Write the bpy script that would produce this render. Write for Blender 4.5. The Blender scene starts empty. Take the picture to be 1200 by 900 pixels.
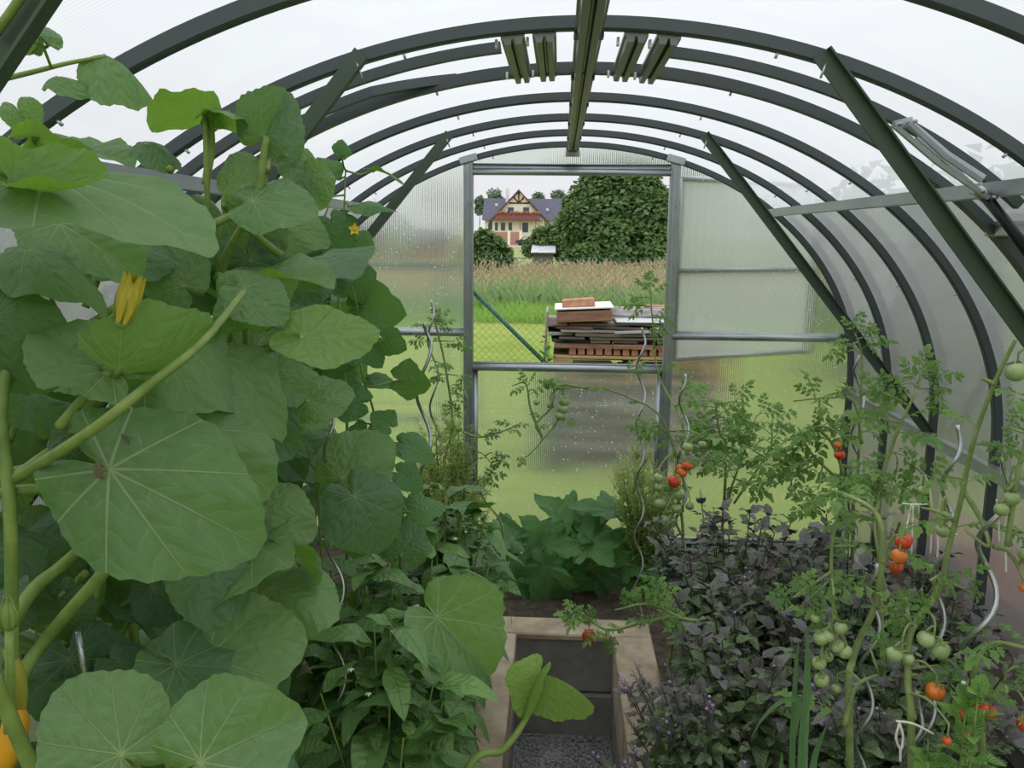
import bpy, math, random
import numpy as np
from mathutils import Vector, Matrix, noise as mnoise

scene = bpy.context.scene
COL = scene.collection
RNG = random.Random(7)
PI = math.pi
R = math.radians

# ------------------------------------------------------------------ camera
F, PT, YA, RO, CX, CZ = 1011., .1717, .0537, .010, -.052, 1.654

def ray(u, v):
    a, b = u - 600, v - 450
    c, s = math.cos(RO), math.sin(RO)
    x = (c * a + s * b) / F
    up = -(-s * a + c * b) / F
    c, s = math.cos(PT), math.sin(PT)
    y = c + up * s
    z = -s + up * c
    c, s = math.cos(YA), math.sin(YA)
    return Vector((x * c - y * s, x * s + y * c, z))

def at(u, v, Y):
    """the point seen at (u, v) that lies at distance Y down the greenhouse"""
    d = ray(u, v)
    t = Y / d.y
    return Vector((CX + d.x * t, Y, CZ + d.z * t))

FW = ray(600, 450).normalized()
RT = (ray(601, 450) - ray(600, 450)).normalized()
UP = RT.cross(FW).normalized()
BK = -FW

def pix(p):
    d = Vector(p) - Vector((CX, 0, CZ))
    w = d.dot(FW)
    if w < .05:
        return (-999, -999)
    return (600 + F * d.dot(RT) / w, 450 - F * d.dot(UP) / w)

cam_d = bpy.data.cameras.new('camera')
cam = bpy.data.objects.new('camera', cam_d)
COL.objects.link(cam)
cam_d.sensor_width = 36
cam_d.lens = F / 1200 * 36
cam_d.clip_start = .02
cam_d.clip_end = 2000
m = Matrix((RT, UP, BK)).transposed().to_4x4()
m.translation = Vector((CX, 0, CZ))
cam.matrix_world = m
scene.camera = cam

# ------------------------------------------------------------------ node helper
class NT:
    def __init__(s, name):
        s.mat = bpy.data.materials.new(name)
        s.mat.use_nodes = True
        s.t = s.mat.node_tree
        s.t.nodes.clear()
        s.out = s.t.nodes.new('ShaderNodeOutputMaterial')

    def n(s, typ, **kw):
        nd = s.t.nodes.new(typ)
        for k, v in kw.items():
            setattr(nd, k, v)
        return nd

    def l(s, a, b):
        if isinstance(a, (int, float)):
            b.default_value = a
        elif isinstance(a, (tuple, list)):
            b.default_value = tuple(a) + ((1,) if len(a) == 3 and b.type == 'RGBA' else ())
        else:
            s.t.links.new(a, b)

    def m(s, op, a, b=0., c=0., clamp=False):
        nd = s.n('ShaderNodeMath', operation=op, use_clamp=clamp)
        for i, x in enumerate((a, b, c)):
            s.l(x, nd.inputs[i])
        return nd.outputs[0]

    def mix(s, f, a, b):
        nd = s.n('ShaderNodeMix', data_type='RGBA')
        s.l(f, nd.inputs[0])
        s.l(a, nd.inputs[6])
        s.l(b, nd.inputs[7])
        return nd.outputs[2]

    def ramp(s, f, stops):
        nd = s.n('ShaderNodeValToRGB')
        e = nd.color_ramp.elements
        while len(e) < len(stops):
            e.new(.5)
        for x, (p, c) in zip(e, stops):
            x.position = p
            x.color = tuple(c) + (1,)
        s.l(f, nd.inputs[0])
        return nd.outputs[0]

    def noise(s, scale, detail=3., rough=.55, vec=None, dist=0.):
        nd = s.n('ShaderNodeTexNoise')
        nd.inputs['Scale'].default_value = scale
        nd.inputs['Detail'].default_value = detail
        nd.inputs['Roughness'].default_value = rough
        nd.inputs['Distortion'].default_value = dist
        if vec is not None:
            s.l(vec, nd.inputs['Vector'])
        return nd.outputs[0]

    def coord(s, which='Object'):
        return s.n('ShaderNodeTexCoord').outputs[which]

    def scalev(s, v, sc):
        nd = s.n('ShaderNodeMapping')
        s.l(v, nd.inputs[0])
        nd.inputs['Scale'].default_value = sc
        return nd.outputs[0]

    def bump(s, h, strength=.3, dist=.01):
        nd = s.n('ShaderNodeBump')
        nd.inputs['Strength'].default_value = strength
        nd.inputs['Distance'].default_value = dist
        s.l(h, nd.inputs['Height'])
        return nd.outputs[0]

    def pbsdf(s, col, rough=.5, metal=0., spec=.5, normal=None):
        nd = s.n('ShaderNodeBsdfPrincipled')
        s.l(col, nd.inputs['Base Color'])
        s.l(rough, nd.inputs['Roughness'])
        s.l(metal, nd.inputs['Metallic'])
        s.l(spec, nd.inputs['Specular IOR Level'])
        if normal is not None:
            s.l(normal, nd.inputs['Normal'])
        return nd.outputs[0]

    def done(s, sh):
        s.t.links.new(sh, s.out.inputs[0])
        return s.mat

def mixsh(t, f, a, b):
    nd = t.n('ShaderNodeMixShader')
    t.l(f, nd.inputs[0])
    t.t.links.new(a, nd.inputs[1])
    t.t.links.new(b, nd.inputs[2])
    return nd.outputs[0]

def simple(name, col, rough=.6, metal=0., var=.15, nscale=8., bump=0., col2=None, stretch=None, spec=.4):
    t = NT(name)
    v = t.coord()
    if stretch:
        v = t.scalev(v, stretch)
    f = t.noise(nscale, 5, .6, v)
    c2 = col2 if col2 else tuple(min(1, x * (1 + var * 2)) for x in col)
    c1 = tuple(x * (1 - var) for x in col)
    f2 = t.m('SUBTRACT', t.m('MULTIPLY', f, 2.4), .7, clamp=True)
    c = t.mix(f2, c1, c2)
    nm = t.bump(f, bump, .01) if bump else None
    return t.done(t.pbsdf(c, rough, metal, spec, nm))

# ------------------------------------------------------------------ leaf materials
def leaf_mat(name, c1, c2, vein, under, kind='pinnate', trans=.3, tcol=None, rough=.46, veinstr=.6, mottle=None, spec=.5):
    t = NT(name)
    g_ = 1.0 if 'grass' in name or 'tree' in name else 1.18
    c1, c2, under, vein = [tuple(min(1, q * g_) for q in k) for k in (c1, c2, under, vein)]
    uv = t.coord('UV')
    sx = t.n('ShaderNodeSeparateXYZ')
    t.l(uv, sx.inputs[0])
    x, y = sx.outputs[0], sx.outputs[1]
    if kind == 'palmate':
        sp = R(34)
        a = t.m('DIVIDE', t.m('ARCTAN2', y, x), sp)
        fr = t.m('MULTIPLY', t.m('SUBTRACT', a, t.m('ROUND', a)), sp)
        r = t.m('SQRT', t.m('ADD', t.m('MULTIPLY', x, x), t.m('MULTIPLY', y, y)))
        d1 = t.m('ABSOLUTE', t.m('MULTIPLY', r, t.m('SINE', fr)))
        along = t.m('MULTIPLY', r, t.m('COSINE', fr))
        w1 = t.m('SUBTRACT', .016, t.m('MULTIPLY', r, .010))
        fq, slope = 5.5, .85
    else:
        d1 = t.m('ABSOLUTE', y)
        along = x
        r = x
        w1 = t.m('SUBTRACT', .016, t.m('MULTIPLY', x, .010))
        fq, slope = 7., .9
    v1 = t.m('SUBTRACT', 1., t.m('DIVIDE', d1, w1), clamp=True)
    wob = t.m('MULTIPLY', t.m('SUBTRACT', t.noise(2.4, 3, .6, uv), .5), .35)
    g = t.m('FRACT', t.m('MULTIPLY', t.m('ADD', wob, t.m('SUBTRACT', along, t.m('MULTIPLY', d1, slope))), fq))
    gd = t.m('ABSOLUTE', t.m('SUBTRACT', g, .5))
    v2 = t.m('MULTIPLY', t.m('SUBTRACT', 1., t.m('DIVIDE', gd, .05), clamp=True), .28)
    vv = t.m('MAXIMUM', v1, v2)
    at_ = t.n('ShaderNodeAttribute')
    at_.attribute_name = 'rnd'
    oi = t.n('ShaderNodeObjectInfo')
    rn = t.m('FRACT', t.m('ADD', at_.outputs['Fac'], oi.outputs['Random']))
    nz = t.noise(3.2, 4, .6, uv)
    nzo = t.noise(9., 3, .6, t.coord('Object'))
    f = t.m('ADD', t.m('MULTIPLY', rn, .65), t.m('SUBTRACT', t.m('MULTIPLY', nzo, .9), .28), clamp=True)
    c = t.mix(f, c1, c2)
    if mottle:
        mm = t.noise(11., 3, .6, uv)
        mf = t.m('MULTIPLY', t.m('SUBTRACT', mm, .52, clamp=True), 5., clamp=True)
        c = t.mix(t.m('MULTIPLY', mf, .55), c, mottle)
    # worn, yellowing rim on some leaves
    c = t.mix(t.m('MULTIPLY', vv, veinstr), c, vein)
    geo = t.n('ShaderNodeNewGeometry')
    c = t.mix(t.m('MULTIPLY', geo.outputs['Backfacing'], .75), c, under)
    hb = t.m('SUBTRACT', t.m('ADD', t.m('MULTIPLY', nz, .6), t.m('MULTIPLY', gd, .5)), t.m('MULTIPLY', v1, -.25))
    nm = t.bump(hb, .7, .008)
    p = t.pbsdf(c, rough, 0, spec, nm)
    tr = t.n('ShaderNodeBsdfTranslucent')
    tc = tcol or tuple(min(1, k * 1.8) for k in c2)
    t.l(t.mix(t.m('MULTIPLY', vv, .5), tc, vein), tr.inputs[0])
    t.l(nm, tr.inputs['Normal'])
    return t.done(mixsh(t, trans, p, tr.outputs[0]))

M = {}
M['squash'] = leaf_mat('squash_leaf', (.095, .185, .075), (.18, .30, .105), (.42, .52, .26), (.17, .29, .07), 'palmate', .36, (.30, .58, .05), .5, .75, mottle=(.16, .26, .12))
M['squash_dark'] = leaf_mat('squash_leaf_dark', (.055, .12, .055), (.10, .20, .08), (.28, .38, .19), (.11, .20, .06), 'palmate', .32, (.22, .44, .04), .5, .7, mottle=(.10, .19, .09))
M['zucchini'] = leaf_mat('zucchini_leaf', (.035, .11, .028), (.085, .23, .045), (.20, .32, .14), (.09, .17, .06), 'palmate', .28, (.10, .30, .03), .55, .4, mottle=(.13, .22, .13))
M['cucumber'] = leaf_mat('cucumber_leaf', (.05, .14, .05), (.11, .25, .07), (.22, .34, .14), (.12, .22, .07), 'palmate', .32, (.19, .42, .04), .6, .45)
M['pepper'] = leaf_mat('pepper_leaf', (.065, .155, .05), (.17, .32, .08), (.20, .33, .12), (.12, .21, .08), 'pinnate', .25, (.17, .36, .045), .35, .45, spec=.5)
M['tomato'] = leaf_mat('tomato_leaf', (.10, .22, .055), (.24, .40, .10), (.26, .38, .14), (.17, .26, .11), 'pinnate', .32, (.25, .48, .07), .6, .3)
M['basil'] = leaf_mat('basil_leaf', (.12, .26, .05), (.22, .40, .08), (.28, .42, .14), (.17, .30, .09), 'pinnate', .3, (.25, .48, .06), .5, .4)
M['purple'] = leaf_mat('purple_basil_leaf', (.12, .165, .095), (.25, .36, .15), (.20, .24, .15), (.14, .17, .115), 'pinnate', .16, (.14, .20, .07), .48, .45, spec=.35)
M['purple_dark'] = leaf_mat('dark_basil_leaf', (.09, .088, .082), (.18, .175, .155), (.11, .10, .11), (.11, .10, .12), 'pinnate', .12, (.09, .07, .07), .4, .4, spec=.5)
M['leek'] = leaf_mat('leek_leaf', (.07, .17, .07), (.13, .25, .09), (.2, .32, .15), (.1, .2, .08), 'pinnate', .2, None, .45, .1)
M['grass'] = leaf_mat('grass_blade', (.14, .30, .035), (.28, .46, .06), (.3, .45, .08), (.2, .35, .05), 'pinnate', .3, None, .7, 0)
M['weeds'] = leaf_mat('weed_grass_leaf', (.12, .24, .07), (.28, .38, .14), (.3, .45, .08), (.2, .3, .08), 'pinnate', .3, None, .7, 0)
M['dry'] = leaf_mat('dry_grass_blade', (.44, .38, .20), (.68, .57, .35), (.5, .4, .25), (.48, .40, .22), 'pinnate', .25, (.6, .5, .3), .8, 0)
M['tree'] = leaf_mat('tree_leaf', (.05, .11, .04), (.17, .27, .07), (.2, .3, .1), (.09, .16, .05), 'pinnate', .3, (.18, .32, .06), .6, 0)
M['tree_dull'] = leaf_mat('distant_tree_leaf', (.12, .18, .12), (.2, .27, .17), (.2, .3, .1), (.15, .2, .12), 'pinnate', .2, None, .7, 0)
M['wilt'] = leaf_mat('wilting_leaf', (.20, .32, .07), (.26, .40, .09), (.40, .50, .22), (.27, .40, .11), 'palmate', .35, (.35, .55, .08), .5, .6)
M['stem'] = simple('green_stem', (.17, .28, .055), .5, var=.3, nscale=14, col2=(.30, .40, .10))
M['stem_dark'] = simple('dark_stem', (.075, .06, .05), .6, var=.3, col2=(.10, .13, .05))
M['stem_tomato'] = simple('tomato_stem', (.19, .28, .08), .6, var=.3, nscale=20, col2=(.33, .40, .16))
M['spike'] = leaf_mat('basil_flower_spike', (.40, .50, .15), (.66, .70, .32), (.4, .5, .2), (.4, .5, .18), 'pinnate', .4, (.5, .65, .15), .7, 0)
M['lilac'] = simple('lilac_petal', (.32, .17, .40), .6, col2=(.5, .33, .56))
M['white_petal'] = simple('white_petal', (.75, .75, .70), .6)
M['yellow_petal'] = simple('yellow_petal', (.85, .52, .03), .55, var=.2, nscale=30, col2=(.9, .68, .06))
M['petal_green'] = simple('yellow_green_petal', (.46, .45, .05), .55, var=.3, nscale=40, stretch=(1, 1, .1), col2=(.85, .6, .05))
M['courgette'] = simple('yellow_courgette', (.80, .36, .02), .35, var=.15, col2=(.9, .48, .03))
M['courgette_green'] = simple('courgette_stalk', (.5, .42, .05), .4, col2=(.3, .36, .08))
M['red'] = simple('ripe_tomato', (.62, .035, .012), .22, var=.2, nscale=30, col2=(.78, .12, .02), spec=.6)
M['orange'] = simple('orange_tomato', (.72, .10, .012), .22, var=.2, nscale=30, col2=(.80, .24, .03), spec=.6)
M['green_fruit'] = simple('unripe_tomato', (.25, .37, .12), .28, var=.2, nscale=20, col2=(.42, .52, .23), spec=.6)
M['dead'] = simple('withered_leaf', (.13, .10, .06), .8, var=.3, nscale=30, col2=(.30, .24, .16), bump=.4)

# ------------------------------------------------------------------ hard materials
def metal(name, c, rough, mt, nscale=25, var=.25):
    t = NT(name)
    f = t.noise(nscale, 4, .6, t.coord())
    col = t.mix(f, tuple(k * (1 - var) for k in c), tuple(min(1, k * (1 + var)) for k in c))
    rg = t.m('ADD', t.m('MULTIPLY', f, .25), rough - .12)
    return t.done(t.pbsdf(col, rg, mt, .5))
M['arch'] = metal('dark_galvanised_steel', (.08, .095, .098), .50, .35, 6)
M['brace'] = metal('green_reflection_steel', (.07, .10, .07), .5, .3, 6)  # green reflected on the braces is put into this base colour
M['galv'] = metal('bright_galvanised_steel', (.40, .43, .44), .36, .75, 12)
M['rail'] = metal('rolled_zinc_rail', (.34, .38, .39), .3, .65, 10)
M['beam'] = metal('ridge_channel_steel', (.19, .20, .19), .38, .55, 10, .35)
M['alu'] = metal('aluminium_rod', (.46, .48, .50), .26, .9, 8)
M['bolt'] = metal('bolt_steel', (.6, .6, .6), .35, .8)
M['black'] = simple('black_rubber', (.015, .015, .02), .45)
M['fence'] = simple('green_painted_steel', (.02, .12, .085), .4)
M['wire'] = simple('green_fence_wire', (.20, .24, .17), .6)
M['string'] = simple('pale_twine', (.75, .72, .62), .8, nscale=60)

def poly(name, tr, rf, tl, gl, droplets=0., rough=.32, tint=(.95, .97, .97), axis=1, ior=1.25):
    t = NT(name)
    pos = t.coord('Object')
    sx = t.n('ShaderNodeSeparateXYZ')
    t.l(pos, sx.inputs[0])
    w = t.m('SINE', t.m('MULTIPLY', sx.outputs[axis], 2 * PI / .0105))
    nz = t.noise(1.6, 4, .6, pos)
    k = t.m('ADD', t.m('ADD', 1., t.m('MULTIPLY', w, .05)), t.m('MULTIPLY', t.m('SUBTRACT', nz, .5), .12))
    tb = t.n('ShaderNodeBsdfTransparent')
    t.l(tint, tb.inputs[0])
    tb2 = t.n('ShaderNodeBsdfTranslucent')
    cc = t.n('ShaderNodeVectorMath', operation='SCALE')
    cc.inputs[0].default_value = tint
    t.l(k, cc.inputs['Scale'])
    t.l(cc.outputs[0], tb2.inputs[0])
    sh = mixsh(t, tl / max(1e-6, tl + tr), tb.outputs[0], tb2.outputs[0])
    if rf > 0:
        rb = t.n('ShaderNodeBsdfRefraction')
        rb.inputs['IOR'].default_value = ior
        rb.inputs['Roughness'].default_value = rough
        t.l(tint, rb.inputs[0])
        bmp = t.bump(t.m('MULTIPLY', w, 1.), .25, .003)
        t.l(bmp, rb.inputs['Normal'])
        sh = mixsh(t, rf / (rf + tr + tl), sh, rb.outputs[0])
    g = t.n('ShaderNodeBsdfGlossy')
    g.inputs['Roughness'].default_value = .12
    fr = t.n('ShaderNodeFresnel')
    fr.inputs['IOR'].default_value = 1.4
    sh = mixsh(t, t.m('MULTIPLY', fr.outputs[0], gl), sh, g.outputs[0])
    if droplets:
        v = t.n('ShaderNodeTexVoronoi')
        v.inputs['Scale'].default_value = 60
        t.l(t.scalev(pos, (1, .01, 1)), v.inputs['Vector'])
        n2 = t.noise(55, 1, .5, pos)
        d = t.m('LESS_THAN', v.outputs['Distance'], t.m('MULTIPLY', t.m('SUBTRACT', n2, .45, clamp=True), 1.2))
        db = t.n('ShaderNodeBsdfTranslucent')
        t.l((1, 1, 1), db.inputs[0])
        d2 = t.n('ShaderNodeBsdfDiffuse')
        t.l((.9, .9, .9), d2.inputs[0])
        dd = mixsh(t, .4, db.outputs[0], d2.outputs[0])
        sh = mixsh(t, t.m('MULTIPLY', d, droplets), sh, dd)
    return t.done(sh)
M['roof'] = poly('twin_wall_polycarbonate', .40, 0., .60, .1, tint=(.77, .78, .785))
M['side'] = poly('twin_wall_polycarbonate_side', .20, .48, .27, .3, 0, .5, (.93, .95, .95), 1, 1.35)
M['endwall'] = poly('rain_beaded_polycarbonate', .12, .70, .16, .35, .6, .24, (.82, .85, .80), 0, 1.22)

M['soil'] = simple('dark_garden_soil', (.035, .026, .018), .9, var=.4, nscale=25, bump=.8, col2=(.10, .075, .05))
M['concrete'] = simple('weathered_concrete', (.34, .27, .18), .85, var=.25, nscale=7, bump=.25, col2=(.56, .46, .33))
M['concrete_grey'] = simple('grey_concrete', (.23, .22, .20), .85, var=.2, nscale=9, bump=.25, col2=(.31, .30, .27))
M['gravel'] = simple('grey_gravel', (.16, .16, .155), .85, var=.5, nscale=120, col2=(.5, .5, .48))

def lawn_mat():
    t = NT('mown_lawn')
    p = t.coord()
    a = t.noise(.45, 4, .6, p)
    b = t.noise(30., 4, .7, p)
    c3 = t.noise(2.2, 4, .65, p)
    f = t.m('ADD', t.m('MULTIPLY', a, .6), t.m('ADD', t.m('MULTIPLY', b, .45), t.m('MULTIPLY', c3, .5)))
    c = t.ramp(f, [(.45, (.14, .23, .033)), (.72, (.245, .33, .055)), (.95, (.34, .39, .10))])
    return t.done(t.pbsdf(c, .9, 0, .1, t.bump(b, .6, .03)))
M['lawn'] = lawn_mat()
M['field'] = simple('field_ground', (.20, .30, .06), .9, var=.3, nscale=2, col2=(.40, .38, .16))
M['wood'] = simple('weathered_board', (.31, .22, .175), .85, var=.3, nscale=5, stretch=(1, 8, 8), bump=.4, col2=(.42, .34, .29))
M['wood_grey'] = simple('grey_weathered_board', (.32, .29, .28), .85, var=.3, nscale=5, stretch=(1, 8, 8), bump=.4, col2=(.58, .55, .52))
M['wood_red'] = simple('reddish_board', (.30, .13, .08), .85, var=.3, nscale=5, stretch=(1, 6, 6), bump=.4, col2=(.42, .24, .17))
M['wood_dark'] = simple('dark_wet_board', (.13, .11, .105), .7, var=.3, nscale=6, stretch=(1, 6, 6), bump=.4, col2=(.2, .17, .16))
M['brick'] = simple('orange_brick', (.50, .20, .11), .85, var=.25, nscale=20, bump=.4, col2=(.62, .34, .22))
M['pallet'] = simple('pallet_wood', (.50, .30, .13), .8, var=.2, nscale=5, stretch=(1, 8, 8), col2=(.62, .42, .22))
M['plaster'] = simple('cream_plaster', (.88, .82, .66), .85, var=.05)
M['slate'] = simple('dark_roof_tile', (.10, .10, .135), .75, var=.15, nscale=3)
M['white'] = simple('white_render', (.8, .8, .78), .8, var=.05)
M['timber'] = simple('dark_brown_timber', (.14, .06, .04), .7)
M['redtimber'] = simple('red_brown_timber', (.26, .09, .085), .7)
M['glassdark'] = simple('dark_window_glass', (.04, .05, .06), .15, spec=.8)
M['geranium'] = simple('red_geranium', (.55, .05, .08), .7, nscale=10, col2=(.15, .22, .06))
M['brickwall'] = simple('red_brick_wall', (.42, .24, .17), .85)
M['road'] = simple('brown_drive', (.40, .30, .24), .9)
M['sheet'] = simple('corrugated_sheet', (.62, .64, .66), .4, .2, var=.15, nscale=2)
M['bark'] = simple('bark', (.07, .055, .04), .9, var=.3)
M['terracotta'] = simple('wet_terracotta_tiles', (.36, .11, .07), .8, var=.25, nscale=6, col2=(.44, .17, .11))

# ------------------------------------------------------------------ mesh builder
class MB:
    def __init__(s):
        s.V, s.L, s.T, s.U, s.Rn, s.n = [], [], [], [], [], 0

    def add(s, V, faces=None, loops=None, tot=None, uv=None, rnd=0.):
        V = np.asarray(V, dtype=np.float64).reshape(-1, 3)
        if faces is not None:
            loops = np.fromiter((i for f in faces for i in f), dtype=np.int64)
            tot = np.fromiter((len(f) for f in faces), dtype=np.int64)
        s.V.append(V)
        s.L.append(loops + s.n)
        s.T.append(tot)
        s.U.append(uv if uv is not None else np.zeros((len(V), 2)))
        s.Rn.append(np.full(len(V), rnd))
        s.n += len(V)
        return s

    def tpl(s, t, mat, rnd=0.):
        V, loops, tot, uv = t
        A = np.array(mat)
        s.add(V @ A[:3, :3].T + A[:3, 3], loops=loops, tot=tot, uv=uv, rnd=rnd)

    def box(s, a, b, rot=None, bev=0.):
        a, b = Vector(a), Vector(b)
        c = (a + b) / 2
        h = (b - a) / 2
        e = min(bev, min(abs(h.x), abs(h.y), abs(h.z)) * .8)
        if e <= 0:
            vs = [Vector((x * h.x, y * h.y, z * h.z)) for z in (-1, 1) for y in (-1, 1) for x in (-1, 1)]
            fs = [(0, 2, 3, 1), (4, 5, 7, 6), (0, 1, 5, 4), (2, 6, 7, 3), (0, 4, 6, 2), (1, 3, 7, 5)]
        else:
            vs, idx = [], {}
            for z in (-1, 1):
                for y in (-1, 1):
                    for x in (-1, 1):
                        for ax in range(3):
                            v = [x * (h.x - e), y * (h.y - e), z * (h.z - e)]
                            v[ax] = (x, y, z)[ax] * h[ax]
                            idx[(x, y, z, ax)] = len(vs)
                            vs.append(Vector(v))
            fs = []
            for ax in range(3):
                o1, o2 = (ax + 1) % 3, (ax + 2) % 3
                for sg in (-1, 1):
                    q = []
                    for p1, p2 in ((-1, -1), (1, -1), (1, 1), (-1, 1)):
                        k = [0, 0, 0]
                        k[ax], k[o1], k[o2] = sg, p1, p2
                        q.append(idx[(k[0], k[1], k[2], ax)])
                    fs.append(q if sg > 0 else q[::-1])
                    # edges along ax
                for p1, p2 in ((-1, -1), (1, -1), (1, 1), (-1, 1)):
                    def kk(sg, u):
                        k = [0, 0, 0]
                        k[ax], k[o1], k[o2] = sg, p1, p2
                        return idx[(k[0], k[1], k[2], u)]
                    q = [kk(-1, o1), kk(1, o1), kk(1, o2), kk(-1, o2)]
                    fs.append(q if p1 * p2 > 0 else q[::-1])
            for z in (-1, 1):
                for y in (-1, 1):
                    for x in (-1, 1):
                        q = [idx[(x, y, z, k)] for k in range(3)]
                        fs.append(q if x * y * z > 0 else q[::-1])
        if rot is not None:
            vs = [rot @ v for v in vs]
        return s.add([tuple(v + c) for v in vs], fs)

    def tube(s, pts, r, n=8, cap=True, flat=1.):
        pts = [Vector(p) for p in pts]
        m_ = len(pts)
        rs = r if isinstance(r, (list, tuple)) else [r] * m_
        if len(rs) != m_:
            rs = [rs[0] + (rs[-1] - rs[0]) * i / (m_ - 1) for i in range(m_)]
        t0 = (pts[1] - pts[0]).normalized()
        ref = Vector((0, 0, 1)) if abs(t0.z) < .9 else Vector((1, 0, 0))
        u = t0.cross(ref).normalized()
        vs, fs = [], []
        for i, p in enumerate(pts):
            t = (pts[min(i + 1, m_ - 1)] - pts[max(i - 1, 0)])
            if t.length < 1e-9:
                t = t0
            t.normalize()
            u = (u - t * u.dot(t)).normalized()
            w = t.cross(u)
            for k in range(n):
                a = 2 * PI * k / n
                vs.append(tuple(p + (u * math.cos(a) + w * math.sin(a) * flat) * rs[i]))
        for i in range(m_ - 1):
            for k in range(n):
                k2 = (k + 1) % n
                fs.append((i * n + k, i * n + k2, (i + 1) * n + k2, (i + 1) * n + k))
        if cap:
            fs.append(tuple(range(n))[::-1])
            fs.append(tuple((m_ - 1) * n + k for k in range(n)))
        return s.add(vs, fs)

    def sweep(s, pts, prof, side=None):
        """closed 2-D profile (a, b) swept along pts; a along side, b along tangent x side"""
        pts = [Vector(p) for p in pts]
        m_, n = len(pts), len(prof)
        vs, fs = [], []
        for i, p in enumerate(pts):
            t = (pts[min(i + 1, m_ - 1)] - pts[max(i - 1, 0)]).normalized()
            a_ = (side - t * side.dot(t)).normalized()
            b_ = t.cross(a_)
            for (a, b) in prof:
                vs.append(tuple(p + a_ * a + b_ * b))
        for i in range(m_ - 1):
            for k in range(n):
                k2 = (k + 1) % n
                fs.append((i * n + k, i * n + k2, (i + 1) * n + k2, (i + 1) * n + k))
        fs.append(tuple(range(n))[::-1])
        fs.append(tuple((m_ - 1) * n + k for k in range(n)))
        return s.add(vs, fs)

    def ball(s, c, r, sc=(1, 1, 1), nu=14, nv=9, rot=None, ribs=0, ribamp=0.):
        c = Vector(c)
        vs, fs = [], []
        for j in range(nv + 1):
            ph = PI * j / nv
            for i in range(nu):
                a = 2 * PI * i / nu
                k = 1 + ribamp * math.cos(ribs * a) * math.sin(ph) ** .5 if ribs else 1
                z = math.cos(ph)
                if ribs:
                    z -= .10 * math.exp(-(ph / .35) ** 2)
                v = Vector((math.sin(ph) * math.cos(a) * r * sc[0] * k, math.sin(ph) * math.sin(a) * r * sc[1] * k, z * r * sc[2]))
                if rot is not None:
                    v = rot @ v
                vs.append(tuple(v + c))
        for j in range(nv):
            for i in range(nu):
                i2 = (i + 1) % nu
                fs.append((j * nu + i, (j + 1) * nu + i, (j + 1) * nu + i2, j * nu + i2))
        return s.add(vs, fs)

    def build(s, name, mat, parent=None, smooth=True, loc=None):
        me = bpy.data.meshes.new(name)
        V = np.concatenate(s.V)
        L = np.concatenate(s.L).astype(np.int32)
        T = np.concatenate(s.T).astype(np.int32)
        U = np.concatenate(s.U)
        Rn = np.concatenate(s.Rn)
        if loc is not None:
            V = V - np.array(loc)
        me.vertices.add(len(V))
        me.vertices.foreach_set('co', V.astype(np.float32).ravel())
        me.loops.add(len(L))
        me.loops.foreach_set('vertex_index', L)
        me.polygons.add(len(T))
        st = np.zeros(len(T), dtype=np.int32)
        st[1:] = np.cumsum(T)[:-1]
        me.polygons.foreach_set('loop_start', st)
        uvl = me.uv_layers.new(name='UVMap')
        uvl.data.foreach_set('uv', U[L].astype(np.float32).ravel())
        at_ = me.attributes.new('rnd', 'FLOAT', 'POINT')
        at_.data.foreach_set('value', Rn.astype(np.float32))
        me.update(calc_edges=True)
        me.polygons.foreach_set('use_smooth', np.full(len(T), smooth, dtype=bool))
        me.materials.append(M[mat] if isinstance(mat, str) else mat)
        o = bpy.data.objects.new(name, me)
        COL.objects.link(o)
        if parent is not None:
            o.parent = parent
            if loc is not None:
                o.location = Vector(loc) - parent.location
            else:
                o.location = -Vector(parent_world(parent))
        elif loc is not None:
            o.location = loc
        return o

def parent_world(p):
    v = Vector((0, 0, 0))
    while p is not None:
        v = v + p.location
        p = p.parent
    return v

def tag(o, label=None, cat=None, group=None, kind=None):
    if label: o['label'] = label
    if cat: o['category'] = cat
    if group: o['group'] = group
    if kind: o['kind'] = kind
    return o

def thing(name, label, cat, loc, group=None):
    o = bpy.data.objects.new(name, None)
    o.empty_display_size = .05
    COL.objects.link(o)
    o.location = loc
    return tag(o, label, cat, group)

def curve(pts, sub=8):
    """Catmull-Rom through pts"""
    P = [Vector(p) for p in pts]
    if len(P) < 3:
        return [P[0].lerp(P[-1], i / sub) for i in range(sub + 1)]
    Q = [P[0] * 2 - P[1]] + P + [P[-1] * 2 - P[-2]]
    out = []
    for i in range(1, len(Q) - 2):
        p0, p1, p2, p3 = Q[i - 1:i + 3]
        for k in range(sub):
            t = k / sub
            out.append(.5 * ((2 * p1) + (p2 - p0) * t + (2 * p0 - 5 * p1 + 4 * p2 - p3) * t * t + (3 * p1 - p0 - 3 * p2 + p3) * t ** 3))
    out.append(P[-1])
    return out

def frame(pos, tip, nrm, s=1.):
    """matrix with x along tip, z along nrm"""
    x = Vector(tip).normalized()
    z = Vector(nrm)
    z = z - x * z.dot(x)
    if z.length < 1e-4:
        z = x.orthogonal()
    z.normalize()
    y = z.cross(x)
    m_ = Matrix((x * s, y * s, z * s)).transposed().to_4x4()
    m_.translation = Vector(pos)
    return m_

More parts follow.
